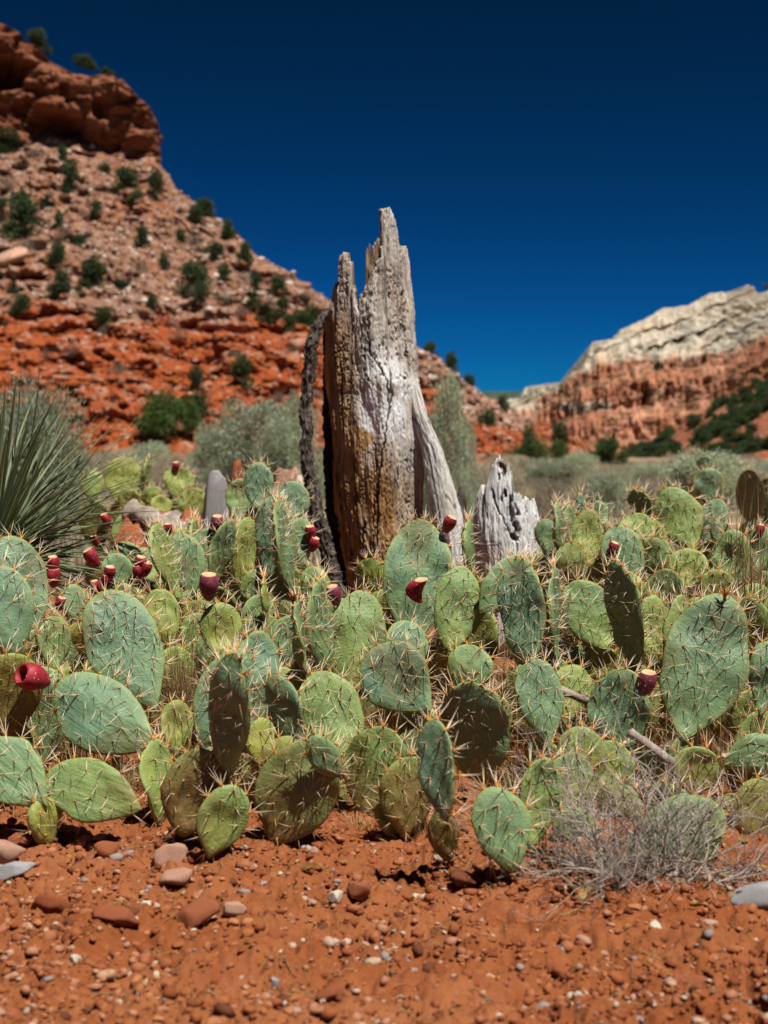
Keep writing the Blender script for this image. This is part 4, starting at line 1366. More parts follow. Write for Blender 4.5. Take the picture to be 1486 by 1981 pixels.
def fruit_mesh(seed, purple, kind):
    n, a = 24, np.linspace(0, 2 * np.pi, 24, endpoint=False)
    prof = [(0.0, 0.10), (0.06, 0.17), (0.2, 0.25), (0.4, 0.325), (0.6, 0.36), (0.78, 0.355), (0.9, 0.31), (0.97, 0.275), (1.0, 0.255), (0.985, 0.22), (0.95, 0.15), (0.93, 0.0)]
    if kind == 'hollow':
        prof = [(0.0, 0.09), (0.06, 0.15), (0.2, 0.26), (0.4, 0.35), (0.6, 0.39), (0.8, 0.38), (0.93, 0.33), (1.0, 0.28), (0.96, 0.23), (0.7, 0.26), (0.4, 0.2), (0.3, 0.0)]
    t, rad = np.array(prof).T
    A, T = np.meshgrid(a, t)
    rr = rad[:, None] * (1 + 0.07 * vnoise(np.cos(A) * 1.5, np.sin(A) * 1.5, T * 3 + seed, seed) + 0.03 * vnoise(A * 4, T * 9, seed, 3))
    bendx = 0.22 * T * T if kind == 'curved' else 0.05 * T * T
    if kind == 'curved':
        bendx = 1.2 * (T - 0.45) ** 2 - 0.12
    V = np.stack([np.cos(A) * rr + bendx, np.sin(A) * rr, T], -1).reshape(-1, 3)
    idx = np.arange(len(prof))
    cap = np.repeat((idx >= 8).astype(float) if kind != 'hollow' else 0 * idx.astype(float), n)
    dots = (hsh(np.repeat(idx, n), np.tile(np.arange(n), len(prof)), np.zeros(len(prof) * n), seed) > 0.93) * (1 - cap) * 0.9
    return mk_mesh('fruit', V, [grid_faces(len(prof), n, True)], M['fruit'], {'cap': cap, 'dots': dots, 'purple': np.full(len(V), purple)})
FRUIT = {}
def add_fruit(pad, root, C, h, ang, purple, kind):
    key = (round(purple), kind, random.randint(0, 2))
    if key not in FRUIT:
        FRUIT[key] = fruit_mesh(len(FRUIT) + 3, key[0] * 0.9, kind)
    ax = Vector((math.sin(ang), -0.9 if kind == 'hollow' else -0.25, math.cos(ang))).normalized()
    h *= 0.92
    q = ax.to_track_quat('Z', 'Y').to_matrix().to_4x4()
    m = Matrix.Translation(C - ax * h * 0.5) @ q @ Matrix.Diagonal((h, h, h, 1)) @ Matrix.Rotation(0 if kind == 'curved' else random.uniform(0, 6.28), 4, 'Z')
    o = ob('fruit', FRUIT[key], pad)
    bpy.context.view_layer.update()
    o.matrix_local = pad.matrix_local.inverted() @ Matrix.Translation(-root.location) @ m

cactus('prickly pear with tall blue-green pads growing against the yucca', [
    P(25, 1282, -5, 1093, 112, 2.35, 0, 0.25, 0.05), P(58, 1245, 12, 1036, 122, 2.6, 8, 0.2, 0.1), P(38, 1346, -40, 1320, 62, 2.45, 0, 0.1, 0.85, 0.0, 0.3)])
cactus('prickly pear sprawling over bare soil, carrying one hollowed-out dark red fruit', [
    P(92, 1560, -30, 1440, 128, 2.15, 0, 0.25, 0.3), P(275, 1567, 88, 1500, 120, 2.16, 0, 0.2, 0.5, 0.25, 0.5, 0.5), P(297, 1445, 116, 1318, 150, 2.3, 4, 0.3, 0.12, 0, 0.8, 0.3, k=0.2),
    P(75, 1490, 85, 1288, 128, 2.45, -10, 0.05, 0.4, 0.25), P(305, 1600, 300, 1428, 66, 2.27, 50, 0.2, 0.7, 0.1, 0.9, 1.0)],
    [(2, 68, 1311, 74, -55, 0.2, 'hollow')])
cactus('prickly pear with one large oval pad beside the dry grass tuft', [
    P(303, 1380, 196, 1143, 150, 2.55, 4, 0.32, 0.08, 0, 0.95), P(106, 1305, 106, 1190, 62, 2.62, 30, 0.2, 0.45, 0, 0.7, 0.8), P(345, 1465, 340, 1354, 66, 2.5, 20, 0.25, 0.75, 0, 0.6, 0.7)],
    )
cactus('prickly pear with brown scarred lower pad and a shaded pad bristling with spines', [
    P(352, 1618, 398, 1448, 136, 2.1, 0, 0.02, 0.6, 0.75, 0.5, 0.5, k=0.1), P(440, 1506, 452, 1265, 82, 2.1, -42, -0.28, 0.3, 0.0, 1.0, 0.6), P(390, 1458, 468, 1255, 112, 2.42, 10, 0.25, 0.05),
    P(488, 1425, 502, 1220, 96, 2.45, 10, 0.25, 0.1), P(402, 1662, 455, 1518, 98, 2.05, 15, 0.15, 0.6, 0.35, 0.7)])
cactus('prickly pear with a broad dusty pad folded over at its top', [
    P(528, 1636, 628, 1436, 156, 2.12, -5, -0.05, 0.55, 0.5, 0.6, 0.3, k=0.12), P(662, 1508, 600, 1425, 58, 2.11, 0, -0.4, 0.4, 0.15, 0.8), P(572, 1445, 530, 1305, 72, 2.36, -30, 0.15, 0.12, 0, 0.9),
    P(684, 1495, 610, 1300, 122, 2.42, 5, 0.25, 0.55, 0, 0.6, 0.3), P(500, 1485, 508, 1388, 62, 2.36, 15, 0.2, 0.95, 0, 0.6, 0.6)])
cactus('pale yellow-green prickly pear standing left of the big pad before the stump', [
    P(678, 1345, 702, 1141, 120, 2.9, 6, 0.25, 0.5, 0, 0.4, 0.3, k=0.1), P(838, 1382, 712, 1262, 138, 2.5, 0, 0.2, 0.06, 0, 0.85, 0.3), P(804, 1312, 776, 1200, 86, 2.72, 30, 0.2, 0.25),
    P(715, 1600, 742, 1405, 136, 2.3, -10, 0.0, 0.7, 0.45, 0.6, 0.6), P(782, 1625, 796, 1462, 112, 2.18, 12, 0.05, 0.75, 0.65, 0.5, 0.6)],
    [(0, 648, 1152, 44, -10, 1, 'plain')])
cactus('prickly pear with a big pale pad rising right in front of the stump', [
    P(798, 1245, 815, 1005, 134, 3.1, 0, 0.28, 0.22, 0, 0.8, 0.3, k=0.12), P(868, 1272, 896, 1094, 92, 3.0, 12, 0.25, 0.5, 0, 0.8, 0.3), P(905, 1122, 903, 1003, 22, 3.2, 82, 0.1, 0.4, 0, 0.9, 0.8)],
    [(0, 868, 1015, 38, 25, 0.1, 'plain'), (1, 806, 1143, 52, -4, 0.1, 'curved')])
cactus('prickly pear arching a pad across the foot of the short stump', [
    P(928, 1190, 1022, 1078, 86, 3.0, 0, 0.2, 0.3), P(1024, 1297, 998, 1080, 94, 2.72, -22, 0.25, 0.08, 0, 1.0, 0.6), P(1062, 1452, 1034, 1274, 94, 2.46, 10, 0.2, 0.12, 0, 0.9),
    P(902, 1345, 905, 1246, 92, 2.7, 0, 0.15, 0.5, 0, 0.7, 1.0)])
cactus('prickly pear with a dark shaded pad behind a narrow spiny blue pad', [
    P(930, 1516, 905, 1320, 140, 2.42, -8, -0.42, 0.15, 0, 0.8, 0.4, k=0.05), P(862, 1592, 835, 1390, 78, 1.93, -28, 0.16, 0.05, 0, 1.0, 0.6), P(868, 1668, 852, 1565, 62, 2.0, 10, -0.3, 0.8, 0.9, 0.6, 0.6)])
cactus('small prickly pear of two pads standing out on the bare soil', [
    P(992, 1690, 948, 1522, 112, 1.92, 5, 0.22, 0.35, 0, 0.95, 0.6), P(1022, 1650, 1056, 1464, 84, 2.02, 22, 0.12, 0.6, 0.1, 0.9, 0.8)])
cactus('prickly pear with an edge-on pad and a square pale pad beside the short stump', [
    P(1070, 1285, 1072, 1090, 26, 2.8, 80, 0.1, 0.2, 0, 1.0, 0.8), P(1178, 1264, 1108, 1124, 102, 2.9, 8, 0.22, 0.5, 0, 0.7, 0.3), P(1237, 1302, 1190, 1085, 72, 2.66, -52, 0.0, 0.4, 0, 1.0, 0.6), P(1090, 1405, 1116, 1286, 82, 2.66, 10, 0.2, 0.8, 0, 0.6, 0.5)])
cactus('prickly pear bearing a single plum-coloured fruit on its shaded pad', [
    P(1204, 1460, 1202, 1292, 126, 2.5, -12, 0.05, 0.25, 0, 0.8, 0.3, k=0.05), P(1120, 1545, 1122, 1404, 104, 2.36, 12, 0.05, 0.8, 0.45, 0.6, 1.0)],
    [(0, 1250, 1323, 56, 2, 1, 'plain')])
cactus('prickly pear with the largest pad of the thicket, a dried bloom on top', [
    P(1318, 1438, 1404, 1150, 168, 2.46, 4, 0.22, 0.22, 0, 1.0, 0.3, k=0.16), P(1470, 1392, 1482, 1240, 64, 2.6, 0, 0.2, 0.2), P(1292, 1302, 1322, 1150, 42, 2.8, 50, 0.1, 0.7), P(1258, 1305, 1262, 1150, 62, 2.9, 25, 0.15, 0.8, 0, 0.8, 0.9)],
    )
cactus('low dark prickly pear tangled in the grey dead twigs', [
    P(1200, 1655, 1402, 1575, 140, 2.1, -18, -0.35, 0.3, 0.1, 0.7, 0.3), P(1432, 1645, 1490, 1508, 112, 2.22, 0, 0.05, 0.85, 0.6, 0.7, 0.5), P(1340, 1545, 1352, 1443, 122, 2.42, 8, 0.05, 0.85, 0.45, 0.7, 1.0), P(1398, 1482, 1505, 1440, 72, 2.42, 0, -0.2, 0.3, 0.1, 0.6, 0.5)])
cactus('tall prickly pear of stacked blue-green pads left of the hanging bark strip', [
    P(500, 992, 497, 893, 60, 3.9, -10, 0.2, 0.05, 0, 0.9), P(466, 1022, 465, 926, 56, 4.1, 15, 0.2, 0.5), P(562, 1012, 566, 930, 66, 4.0, 8, 0.2, 0.08), P(520, 1122, 530, 958, 72, 3.5, -15, 0.1, 0.08, 0, 1.0),
    P(565, 1152, 541, 965, 30, 3.32, 72, 0.1, 0.3, 0, 0.9, 0.6), P(463, 1142, 482, 1000, 52, 3.6, 40, 0.15, 0.75), P(580, 1085, 580, 1002, 62, 3.65, 5, 0.2, 0.35)],
    [(6, 601, 1032, 34, -5, 0, 'plain'), (6, 607, 1054, 32, 20, 0, 'plain')])
cactus('prickly pear with one plum fruit perched on an upright pad near the grey rock', [
    P(408, 1142, 446, 1004, 46, 3.5, 52, 0.15, 0.4), P(395, 1125, 402, 1022, 66, 3.55, 5, 0.2, 0.3), P(372, 1120, 378, 1000, 22, 3.6, 75, 0.1, 0.6)],
    [(1, 420, 1016, 40, 3, 1, 'plain')])
cactus('prickly pear crowded with small red fruits beside the yucca leaf tips', [
    P(346, 1172, 297, 1014, 34, 3.1, 66, 0.1, 0.6, 0, 0.9, 0.8), P(376, 1152, 335, 1030, 86, 3.2, 0, 0.15, 0.35), P(252, 1132, 236, 1048, 72, 3.4, 0, 0.15, 0.35), P(236, 1142, 219, 1070, 62, 3.2, 0, 0.1, 0.4), P(150, 1222, 140, 1130, 52, 2.95, 10, 0.2, 0.35, 0, 0.8, 0.8)],
    [(1, 325, 1024, 26, 0, 0, 'plain'), (3, 212, 1111, 36, 8, 0, 'plain'), (3, 186, 1135, 28, -8, 0, 'plain'), (3, 206, 1124, 30, 10, 0, 'plain'), (2, 272, 1092, 36, 12, 0, 'plain'), (2, 266, 1108, 34, -8, 0, 'plain'),
     (2, 281, 1102, 34, 16, 0, 'plain'), (4, 104, 1092, 36, 2, 0, 'plain'), (4, 103, 1118, 42, 2, 0.2, 'plain'), (4, 116, 1168, 30, 15, 0, 'plain'), (3, 178, 1080, 42, -30, 0, 'plain'), (2, 206, 1006, 28, -20, 0, 'plain'), (1, 292, 1140, 24, -60, 0, 'plain'), (2, 184, 1046, 24, -15, 0, 'plain')])
cactus('yellowish prickly pear with orange bristle tufts and a long plum fruit', [
    P(332, 1255, 300, 1140, 74, 2.9, 5, 0.2, 0.75, 0, 0.9, 0.6), P(430, 1275, 428, 1165, 84, 2.82, 0, 0.15, 0.75, 0, 0.9, 1.0), P(440, 1335, 418, 1205, 92, 2.9, -10, 0.15, 0.45, 0, 0.9, 0.7), P(370, 1290, 385, 1185, 70, 2.95, 12, 0.15, 0.6, 0, 0.9, 0.8)],
    [(1, 405, 1136, 58, 4, 1, 'plain')])
cactus('prickly pear of several edge-on pads topped by a dried orange flower', [
    P(515, 1205, 505, 1115, 14, 3.0, 82, 0.1, 0.85, 0, 0.9, 1.0), P(596, 1312, 567, 1158, 21, 2.56, 80, 0.05, 0.4, 0, 0.9, 0.8), P(626, 1315, 615, 1118, 25, 2.66, 74, 0.05, 0.4, 0, 1.0, 0.8), P(610, 1165, 605, 1096, 58, 3.3, 0, 0.15, 0.6, 0, 0.8, 0.8),
    P(550, 1295, 574, 1190, 82, 2.9, 5, 0.2, 0.35), P(470, 1240, 520, 1150, 60, 3.1, 10, 0.2, 0.5)])
cactus('spiny yellow-green prickly pear in dry grass right of the short stump', [
    P(1342, 1068, 1288, 944, 92, 3.8, 5, 0.2, 0.62, 0, 1.0, 0.9), P(1370, 1068, 1390, 964, 54, 4.0, -12, 0.2, 0.15, 0, 0.9), P(1256, 1008, 1222, 949, 42, 3.8, -35, 0.0, 0.5, 0, 0.9, 0.9), P(1252, 1065, 1218, 995, 72, 3.7, 5, 0.2, 0.7, 0, 0.8, 0.8)])
cactus('dark green prickly pear of two round pads standing alone in the far scrub', [
    P(1378, 985, 1368, 905, 62, 6.0, 0, 0.05, 0.2, 0, 0.4, 0.2), P(1368, 915, 1362, 882, 46, 6.1, 0, 0.0, 0.2, 0, 0.3, 0.2), P(1385, 1060, 1378, 975, 60, 6.02, 5, 0.05, 0.3, 0, 0.4, 0.2)])
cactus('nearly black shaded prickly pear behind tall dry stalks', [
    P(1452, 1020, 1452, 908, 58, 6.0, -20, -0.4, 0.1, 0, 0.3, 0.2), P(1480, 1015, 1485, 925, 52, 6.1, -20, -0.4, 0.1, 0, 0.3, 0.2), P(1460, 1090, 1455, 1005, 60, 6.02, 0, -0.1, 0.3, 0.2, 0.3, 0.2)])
cactus('yellowish prickly pear among tall dry stalks, one small red fruit', [
    P(1410, 1165, 1420, 1024, 82, 3.3, -8, 0.15, 0.6, 0, 0.9, 1.0), P(1330, 1145, 1330, 1060, 84, 3.32, 0, 0.2, 0.8, 0, 0.9, 1.0), P(1462, 1115, 1478, 1018, 62, 3.4, 0, 0.2, 0.35, 0, 0.8, 0.8), P(1385, 1060, 1388, 1005, 26, 3.6, 0, 0.2, 0.2)],
    [(2, 1470, 1026, 26, 5, 0, 'plain')])
cactus('prickly pear smothered in pale twigs right behind the short stump', [
    P(1140, 1105, 1140, 984, 62, 3.6, 10, 0.15, 0.75, 0, 0.9, 0.9), P(1085, 1085, 1080, 970, 19, 3.6, 78, 0.1, 0.25, 0, 1.0, 0.5), P(1100, 1080, 1100, 975, 26, 3.7, 60, 0.1, 0.4), P(1060, 1080, 1055, 1004, 48, 4.0, 0, 0.2, 0.3, 0, 0.5), P(1124, 1005, 1120, 954, 19, 4.0, 20, 0.1, 0.15),
    P(1166, 1025, 1156, 968, 34, 4.2, 10, 0.15, 0.3), P(1232, 1135, 1188, 1018, 84, 3.4, 5, 0.2, 0.3, 0, 0.9, 0.5)],
    [(6, 1186, 1062, 30, 20, 0, 'plain')])
cactus('yellow-green prickly pear beyond the logs, below the sagebrush', [
    P(236, 978, 240, 883, 74, 5.5, 0, 0.2, 0.8, 0, 0.7, 0.9), P(279, 948, 286, 886, 22, 5.5, 68, 0.0, 0.6), P(335, 968, 356, 905, 62, 5.5, 8, 0.2, 0.75, 0, 0.7, 0.7), P(375, 1008, 375, 943, 58, 5.3, 0, 0.05, 0.8, 0.35, 0.7, 0.7),
    P(295, 990, 296, 940, 58, 5.4, -10, 0.0, 0.8, 0.2, 0.6, 0.8), P(250, 998, 250, 945, 44, 5.3, -10, 0.0, 0.75, 0.2, 0.6, 0.8), P(310, 1005, 312, 958, 44, 5.2, 15, 0.2, 0.9, 0, 0.6, 0.8), P(180, 975, 178, 910, 48, 5.6, 0, 0.15, 0.75)],
    [(2, 340, 904, 22, 0, 0, 'plain')])

def old_plant(label, spots, seed):
    r = random.Random(seed)
    cactus(label, [P(bx, by, tx, ty, w, d, r.uniform(-40, 30), r.uniform(-0.2, 0.2), r.uniform(0.55, 1.0), r.choice([0.0, 0.2, 0.4, 0.55]), r.uniform(0.6, 0.95), r.uniform(0.6, 1.0)) for bx, by, tx, ty, w, d in spots])
old_plant('low olive prickly pear filling the shade under the blue-green mid-thicket pad', [(700, 1600, 690, 1440, 112, 2.42), (640, 1520, 652, 1395, 90, 2.55), (800, 1545, 806, 1405, 96, 2.5), (852, 1500, 858, 1400, 80, 2.55), (600, 1600, 640, 1500, 100, 2.35), (762, 1630, 772, 1522, 92, 2.2), (560, 1560, 575, 1470, 84, 2.4)], 1)
old_plant('low yellow-brown prickly pear behind the grey twig tangle', [(1100, 1605, 1112, 1455, 104, 2.32), (1172, 1570, 1182, 1432, 100, 2.42), (1250, 1570, 1238, 1452, 96, 2.45), (1300, 1620, 1284, 1512, 104, 2.3), (1128, 1655, 1098, 1562, 92, 2.16), (1190, 1610, 1215, 1520, 90, 2.3), (1400, 1630, 1440, 1540, 100, 2.25)], 2)
old_plant('olive prickly pear under the right flank of the largest pad', [(1440, 1565, 1452, 1452, 96, 2.42), (1385, 1425, 1372, 1330, 84, 2.7), (1446, 1440, 1462, 1335, 90, 2.72), (1420, 1350, 1455, 1290, 70, 2.8)], 3)
old_plant('yellowish prickly pear between the single-fruit pad and the short stump', [(1300, 1432, 1290, 1335, 80, 2.72), (1180, 1425, 1168, 1310, 84, 2.78), (960, 1440, 950, 1340, 80, 2.75), (1120, 1260, 1140, 1180, 70, 3.0)], 4)
old_plant('sunlit yellow prickly pear behind the largest pad among straw', [(1345, 1255, 1352, 1155, 80, 3.02), (1445, 1262, 1452, 1155, 84, 3.0), (1300, 1205, 1282, 1100, 80, 3.2), (1206, 1190, 1212, 1105, 70, 3.25), (1240, 1240, 1262, 1180, 60, 3.1)], 5)
old_plant('yellow-green prickly pear between the oval pad and the edge-on pads', [(335, 1345, 342, 1250, 72, 2.82), (424, 1405, 432, 1300, 80, 2.7), (545, 1405, 548, 1290, 80, 2.75), (470, 1330, 476, 1240, 70, 2.85), (390, 1250, 382, 1160, 66, 3.05)], 6)
old_plant('pale prickly pear close to the foot of the big stump', [(752, 1250, 742, 1140, 84, 3.3), (660, 1245, 645, 1155, 76, 3.2), (720, 1160, 715, 1080, 66, 3.6), (560, 1180, 552, 1090, 64, 3.35), (500, 1190, 488, 1100, 60, 3.35)], 7)
old_plant('yellow prickly pear behind the sprawling cactus with the hollow fruit', [(40, 1445, 30, 1350, 84, 2.6), (165, 1440, 160, 1345, 84, 2.66), (240, 1460, 246, 1380, 74, 2.6), (215, 1260, 120, 1230, 70, 2.95), (270, 1230, 262, 1150, 66, 3.0)], 8)
old_plant('prickly pear in front of the dark far pads among dry stalks', [(1280, 1130, 1262, 1040, 76, 3.5), (1160, 1160, 1170, 1080, 64, 3.45), (1450, 1210, 1470, 1130, 66, 3.15), (1390, 1180, 1380, 1100, 70, 3.2), (1100, 1130, 1108, 1050, 60, 3.5)], 9)
old_plant('yellow-green prickly pear at the yucca side of the fruiting cactus', [(60, 1290, 60, 1200, 70, 2.8), (190, 1240, 182, 1165, 64, 3.05), (300, 1130, 270, 1060, 60, 3.5), (430, 1090, 440, 1010, 54, 3.8), (350, 1100, 352, 1020, 50, 3.8)], 10)

# dried flower on the edge-on pad
fl = thing('dried_flower', 'dried orange flower stuck on the tip of an edge-on cactus pad', 'flower', px(566, 1160, 2.56))
c = Cone()
rf = np.random.default_rng(3)
d = rf.normal(size=(60, 3)) * np.array([0.7, 0.7, 0.6]) + np.array([0.1, 0, 0.3])
V, F, v = blades(np.zeros((26, 3)) - np.array([0, 0, .004]), rf.uniform(0.012, 0.028, 26), np.full(26, 0.003), 1.3, 5, 3)
ob('petals', mk_mesh('petals', V, F, M['flower'], {'v': v}, smooth=False), fl)

fl2 = thing('dried_flower', 'shrivelled brown bloom on top of the largest cactus pad', 'flower', px(1402, 1156, 2.50))
V, F, v = blades(np.zeros((22, 3)) - np.array([0, 0, .006]), rf.uniform(0.014, 0.03, 22), np.full(22, 0.003), 0.7, 6, 3)
ob('petals', mk_mesh('petals', V, F, M['flower'], {'v': v}, smooth=False), fl2)

# ------------------------------------------------------------------ yucca
def build_yucca():
    d0 = 3.45
    b = px(-18, 1090, d0)
    root = thing('yucca', 'narrow-leaf yucca with a dense burst of stiff green leaves', 'yucca', (b.x, b.y, gz(b.x, b.y)))
    c0 = Vector((0, 0, b.z - root.location.z))
    protos = []
    for i in range(10):
        r = random.Random(900 + i)
        n = 9
        t = np.linspace(0, 1, n)
        w = 0.0055 * np.minimum(1, 0.7 + t * 1.5) * (1 - t ** 2.2) + 0.0004
        sag = r.uniform(-0.10, 0.16)
        x = t
        z = -sag * t * t
        V, vv = [], []
        for k in range(n):
            for s, dz in ((-1, 0.35), (0, 0), (1, 0.35), (0, -0.3)):
                V.append((x[k], s * w[k], z[k] + dz * w[k]))
                vv.append(min(1, 0.42 + 0.3 * r.uniform(-1, 1) * 0.4 + 0.45 * (t[k] < 0.08) + 0.6 * (t[k] > 0.95)))
        F = grid_faces(n, 4, True)
        protos.append(mk_mesh('leaf', np.array(V), [F], M['yucca'], {'v': np.array(vv) + r.uniform(-.2, .2)}))
    r = random.Random(12)
    for i in range(290):
        az = r.uniform(0, 2 * math.pi)
        el = math.asin(min(1, max(-0.28, r.uniform(-0.25, 1.0))))
        L = r.uniform(0.34, 0.46) * (0.85 + 0.25 * math.sin(el))
        o = ob('leaf', protos[i % 10], root)
        q = Matrix.Rotation(az, 4, 'Z') @ Matrix.Rotation(-el, 4, 'Y')
        off = Vector((math.cos(az) * 0.02, math.sin(az) * 0.02, 0.05 * math.sin(el) + r.uniform(-0.03, 0.02)))
        wv = r.uniform(0.75, 1.2)
        o.matrix_local = Matrix.Translation(c0 + off) @ q @ Matrix.Rotation(r.uniform(-0.4, 0.4), 4, 'X') @ Matrix.Diagonal((L, wv, wv, 1))
    zs = np.linspace(-0.05, c0.z + 0.03, 8)
    TV, TF, _ = tubes([np.stack([0 * zs, 0 * zs, zs], -1)], [np.full(8, 0.05)], 12)
    ob('stem', mk_mesh('stem', TV, [TF], M['stem']), root)
build_yucca()

# ------------------------------------------------------------------ rocks and logs among the cacti
def stone_at(name, x, y, wpx, hpx, mat, label, group=None, d=None, sub=3, seed=0, cat='stone', smooth=False, sink=0.3, rot=None):
    d = d or ground_d(y)
    b = px(x, y, d)
    w = wpx * d / FPX / 2
    h = hpx * d / FPX / 2
    V, F = rock_shape(sub, seed, 1.0, 13)
    V = V / np.abs(V).max(0)
    me = mk_mesh('stone', V, [F], mat, smooth=smooth)
    o = ob(name, me, loc=(b.x, b.y, gz(b.x, b.y) + h * (1 - sink)), rot=rot or (0, 0, random.uniform(-0.5, 0.5)), scale=(w, w * 0.75, h), label=label, category=cat)
    if group:
        o['group'] = group
    return o
def up_rock(name, x, ytop, wpx, d, mat, label, seed, lean=0):
    top = px(x, ytop, d)
    h = top.z + 0.05
    w = wpx * d / FPX / 2
    V, F = ICO[3]
    V = np.sign(V) * np.abs(V) ** 0.55
    V = V * (1 + 0.16 * fbm(V[:, 0] * 1.4, V[:, 1] * 1.4, V[:, 2] * 1.4 + seed, seed, 4))[:, None]
    V[:, :2] *= (1 - 0.16 * V[:, 2:3])
    return ob(name, mk_mesh('rock', V, [F], mat, smooth=False), loc=(top.x, d, h / 2 - 0.05), rot=(0, lean, 0.2), scale=(w, w * 0.7, h / 2), label=label, category='rock')
up_rock('grey_rock', 415, 915, 54, 5.0, M['st_grey'], 'upright pale grey rock between the cacti left of the stump', 701, 0.05)
up_rock('orange_rock', 460, 896, 36, 5.6, M['st_red'], 'small rounded orange rock beside the tall blue-green cactus', 702)
up_rock('pale_rock', 556, 904, 66, 5.4, M['st_pink'], 'pinkish pale rock behind the cactus next to the bark strip', 703)
up_rock('pale_rock', 580, 925, 40, 5.2, M['st_pale'], 'whitish rock touching the bark strip of the stump', 704)
def log(name, pts, rad, label, mat, seed, cat='log'):
    P = np.array(pts, float)
    t = np.linspace(0, 1, 26)
    Q = np.stack([np.interp(t, np.linspace(0, 1, len(P)), P[:, k]) for k in range(3)], -1)
    Q = pxa(Q[:, 0], Q[:, 1], Q[:, 2])
    rr = rad * (1 + 0.18 * vnoise(t * 6, 0, 0, seed)) * np.where((t < 0.02) | (t > 0.98), 0.35, 1)
    V, F, _ = tubes([Q], [rr], 14)
    V = V + 0.25 * rad * np.stack([vnoise(V[:, 0] * 25, V[:, 1] * 25, V[:, 2] * 25, seed + k) for k in range(3)], -1)
    return ob(name, mk_mesh(name, V, [F], mat), label=label, category=cat)
log('fallen_log', [(252, 990, 4.75), (300, 1012, 4.65), (345, 1034, 4.6)], 0.045, 'pale split log lying left of the grey upright rock', M['log'], 1)
log('fallen_log', [(325, 1008, 4.7), (360, 1040, 4.6)], 0.042, 'short pale log chunk against the grey upright rock', M['log'], 2)
log('rock_ledge', [(262, 1090, 4.75), (330, 1100, 4.7), (400, 1098, 4.7)], 0.17, 'low red earth-coloured rock ledge under the pale logs', M['st_red'], 3, 'rock')
log('dead_branch', [(1215, 1415, 2.46), (1250, 1440, 2.44), (1290, 1468, 2.42), (1335, 1496, 2.44)], 0.008, 'thick grey dead branch under the largest cactus pad', M['log'], 4, 'branch')
log('dead_branch', [(1040, 1318, 2.6), (1090, 1338, 2.58), (1130, 1352, 2.6), (1170, 1375, 2.62)], 0.008, 'grey dead branch between the small pads right of the dark pad', M['log'], 5, 'branch')

# ------------------------------------------------------------------ dead twigs, dry grass
def twig_tangle(name, label, cx, cy, d, wpx, hpx, n, seed, mat, rad=0.0016, curl=0.5, part='twigs', depth=0.25, cat='shrub', zmin=True):
    r = np.random.default_rng(seed)
    b = px(cx, cy, d)
    g = gz(b.x, b.y)
    root = thing(name, label, cat, (b.x, b.y, g))
    w, h = wpx * d / FPX, hpx * d / FPX
    z0 = b.z - g
    paths, rads, mains = [], [], []
    def grow(p, v, ln, rd, lev):
        k = 7
        Q = [p]
        for i in range(k):
            v = v + r.normal(0, curl * 0.32, 3)
            v /= np.linalg.norm(v)
            p = p + v * ln / k
            if p[2] < 0.003:
                p[2] = 0.003 + abs(r.normal(0, 0.002))
                v[2] = abs(v[2]) * 0.5
            Q.append(p.copy())
        (paths if lev else mains).append((np.array(Q), np.linspace(rd, rd * 0.45, k + 1)))
        if lev < 3:
            for _ in range(r.integers(2, 4) if lev else 5):
                i = r.integers(1, k)
                vv = v + r.normal(0, 0.75, 3)
                vv[2] += 0.1
                grow(np.array(Q[i]), vv / np.linalg.norm(vv), ln * r.uniform(0.4, 0.75), rd * 0.6, lev + 1)
    for i in range(n):
        a = r.uniform(0, 6.28)
        st = np.array([r.normal(0, w * 0.10), r.normal(0, 0.04), 0.0])
        v = np.array([r.normal(0, 1.0) * w, r.normal(0, 0.5) * depth, abs(r.normal(0.75, 0.45)) * h])
        v /= np.linalg.norm(v)
        grow(st, v, max(w, h) * r.uniform(0.45, 0.8), rad, 0)
    for q in mains:
        V, F, _ = tubes([q[0]], [q[1]], 5)
        ob('branch', mk_mesh('branch', V, [F], mat), root)
    V, F, _ = tubes([q[0] for q in paths], [q[1] for q in paths], 3)
    ob(part, mk_mesh(part, V, [F], mat), root, kind='stuff')
    return root
twig_tangle('dead_shrub', 'tangle of thin grey dead twigs sprawling on the soil over a dark cactus pad', 1240, 1725, 1.96, 360, 320, 42, 801, M['twig'], 0.0017)
twig_tangle('dead_shrub', 'pale wiry dead shrub draped over the cacti right of the short stump', 1170, 1190, 3.25, 190, 260, 12, 803, M['twig'], 0.0018)
twig_tangle('dead_shrub', 'wispy straw-coloured dead shrub between the big pad and the dry stalks', 1290, 1200, 3.0, 170, 260, 10, 805, M['straw'], 0.0014)
twig_tangle('dead_shrub', 'thin dead twigs beneath the cactus at the right rim of bare soil', 1130, 1600, 2.3, 160, 160, 6, 807, M['twig'], 0.0015)

def tuft(label, x, y, d, wpx, hpx, n, mat, seed, lean=0.4, wd=0.0011, group=None, name='grass_tuft', cat='grass'):
    r = np.random.default_rng(seed)
    b = px(x, y, d)
    g = gz(b.x, d)
    root = thing(name, label, cat, (b.x, d, g), group)
    w, h = wpx * d / FPX / 2, hpx * d / FPX + b.z - g
    C = np.stack([r.normal(0, w * 0.35, n), r.normal(0, w * 0.35, n), np.full(n, -0.005)], -1)
    V, F, v = blades(C, h * r.uniform(0.45, 1.0, n), np.full(n, wd), lean, seed, 4)
    ob('blades', mk_mesh('blades', V, F, M[mat], {'v': v}, smooth=False), root, kind='stuff')
tuft('brown dry grass tuft right of the large oval cactus pad', 355, 1345, 2.75, 90, 160, 260, 'straw', 811, 0.35)
tuft('short dry grass tuft behind the small yellow pad', 330, 1380, 2.7, 80, 70, 120, 'straw', 812, 0.6)
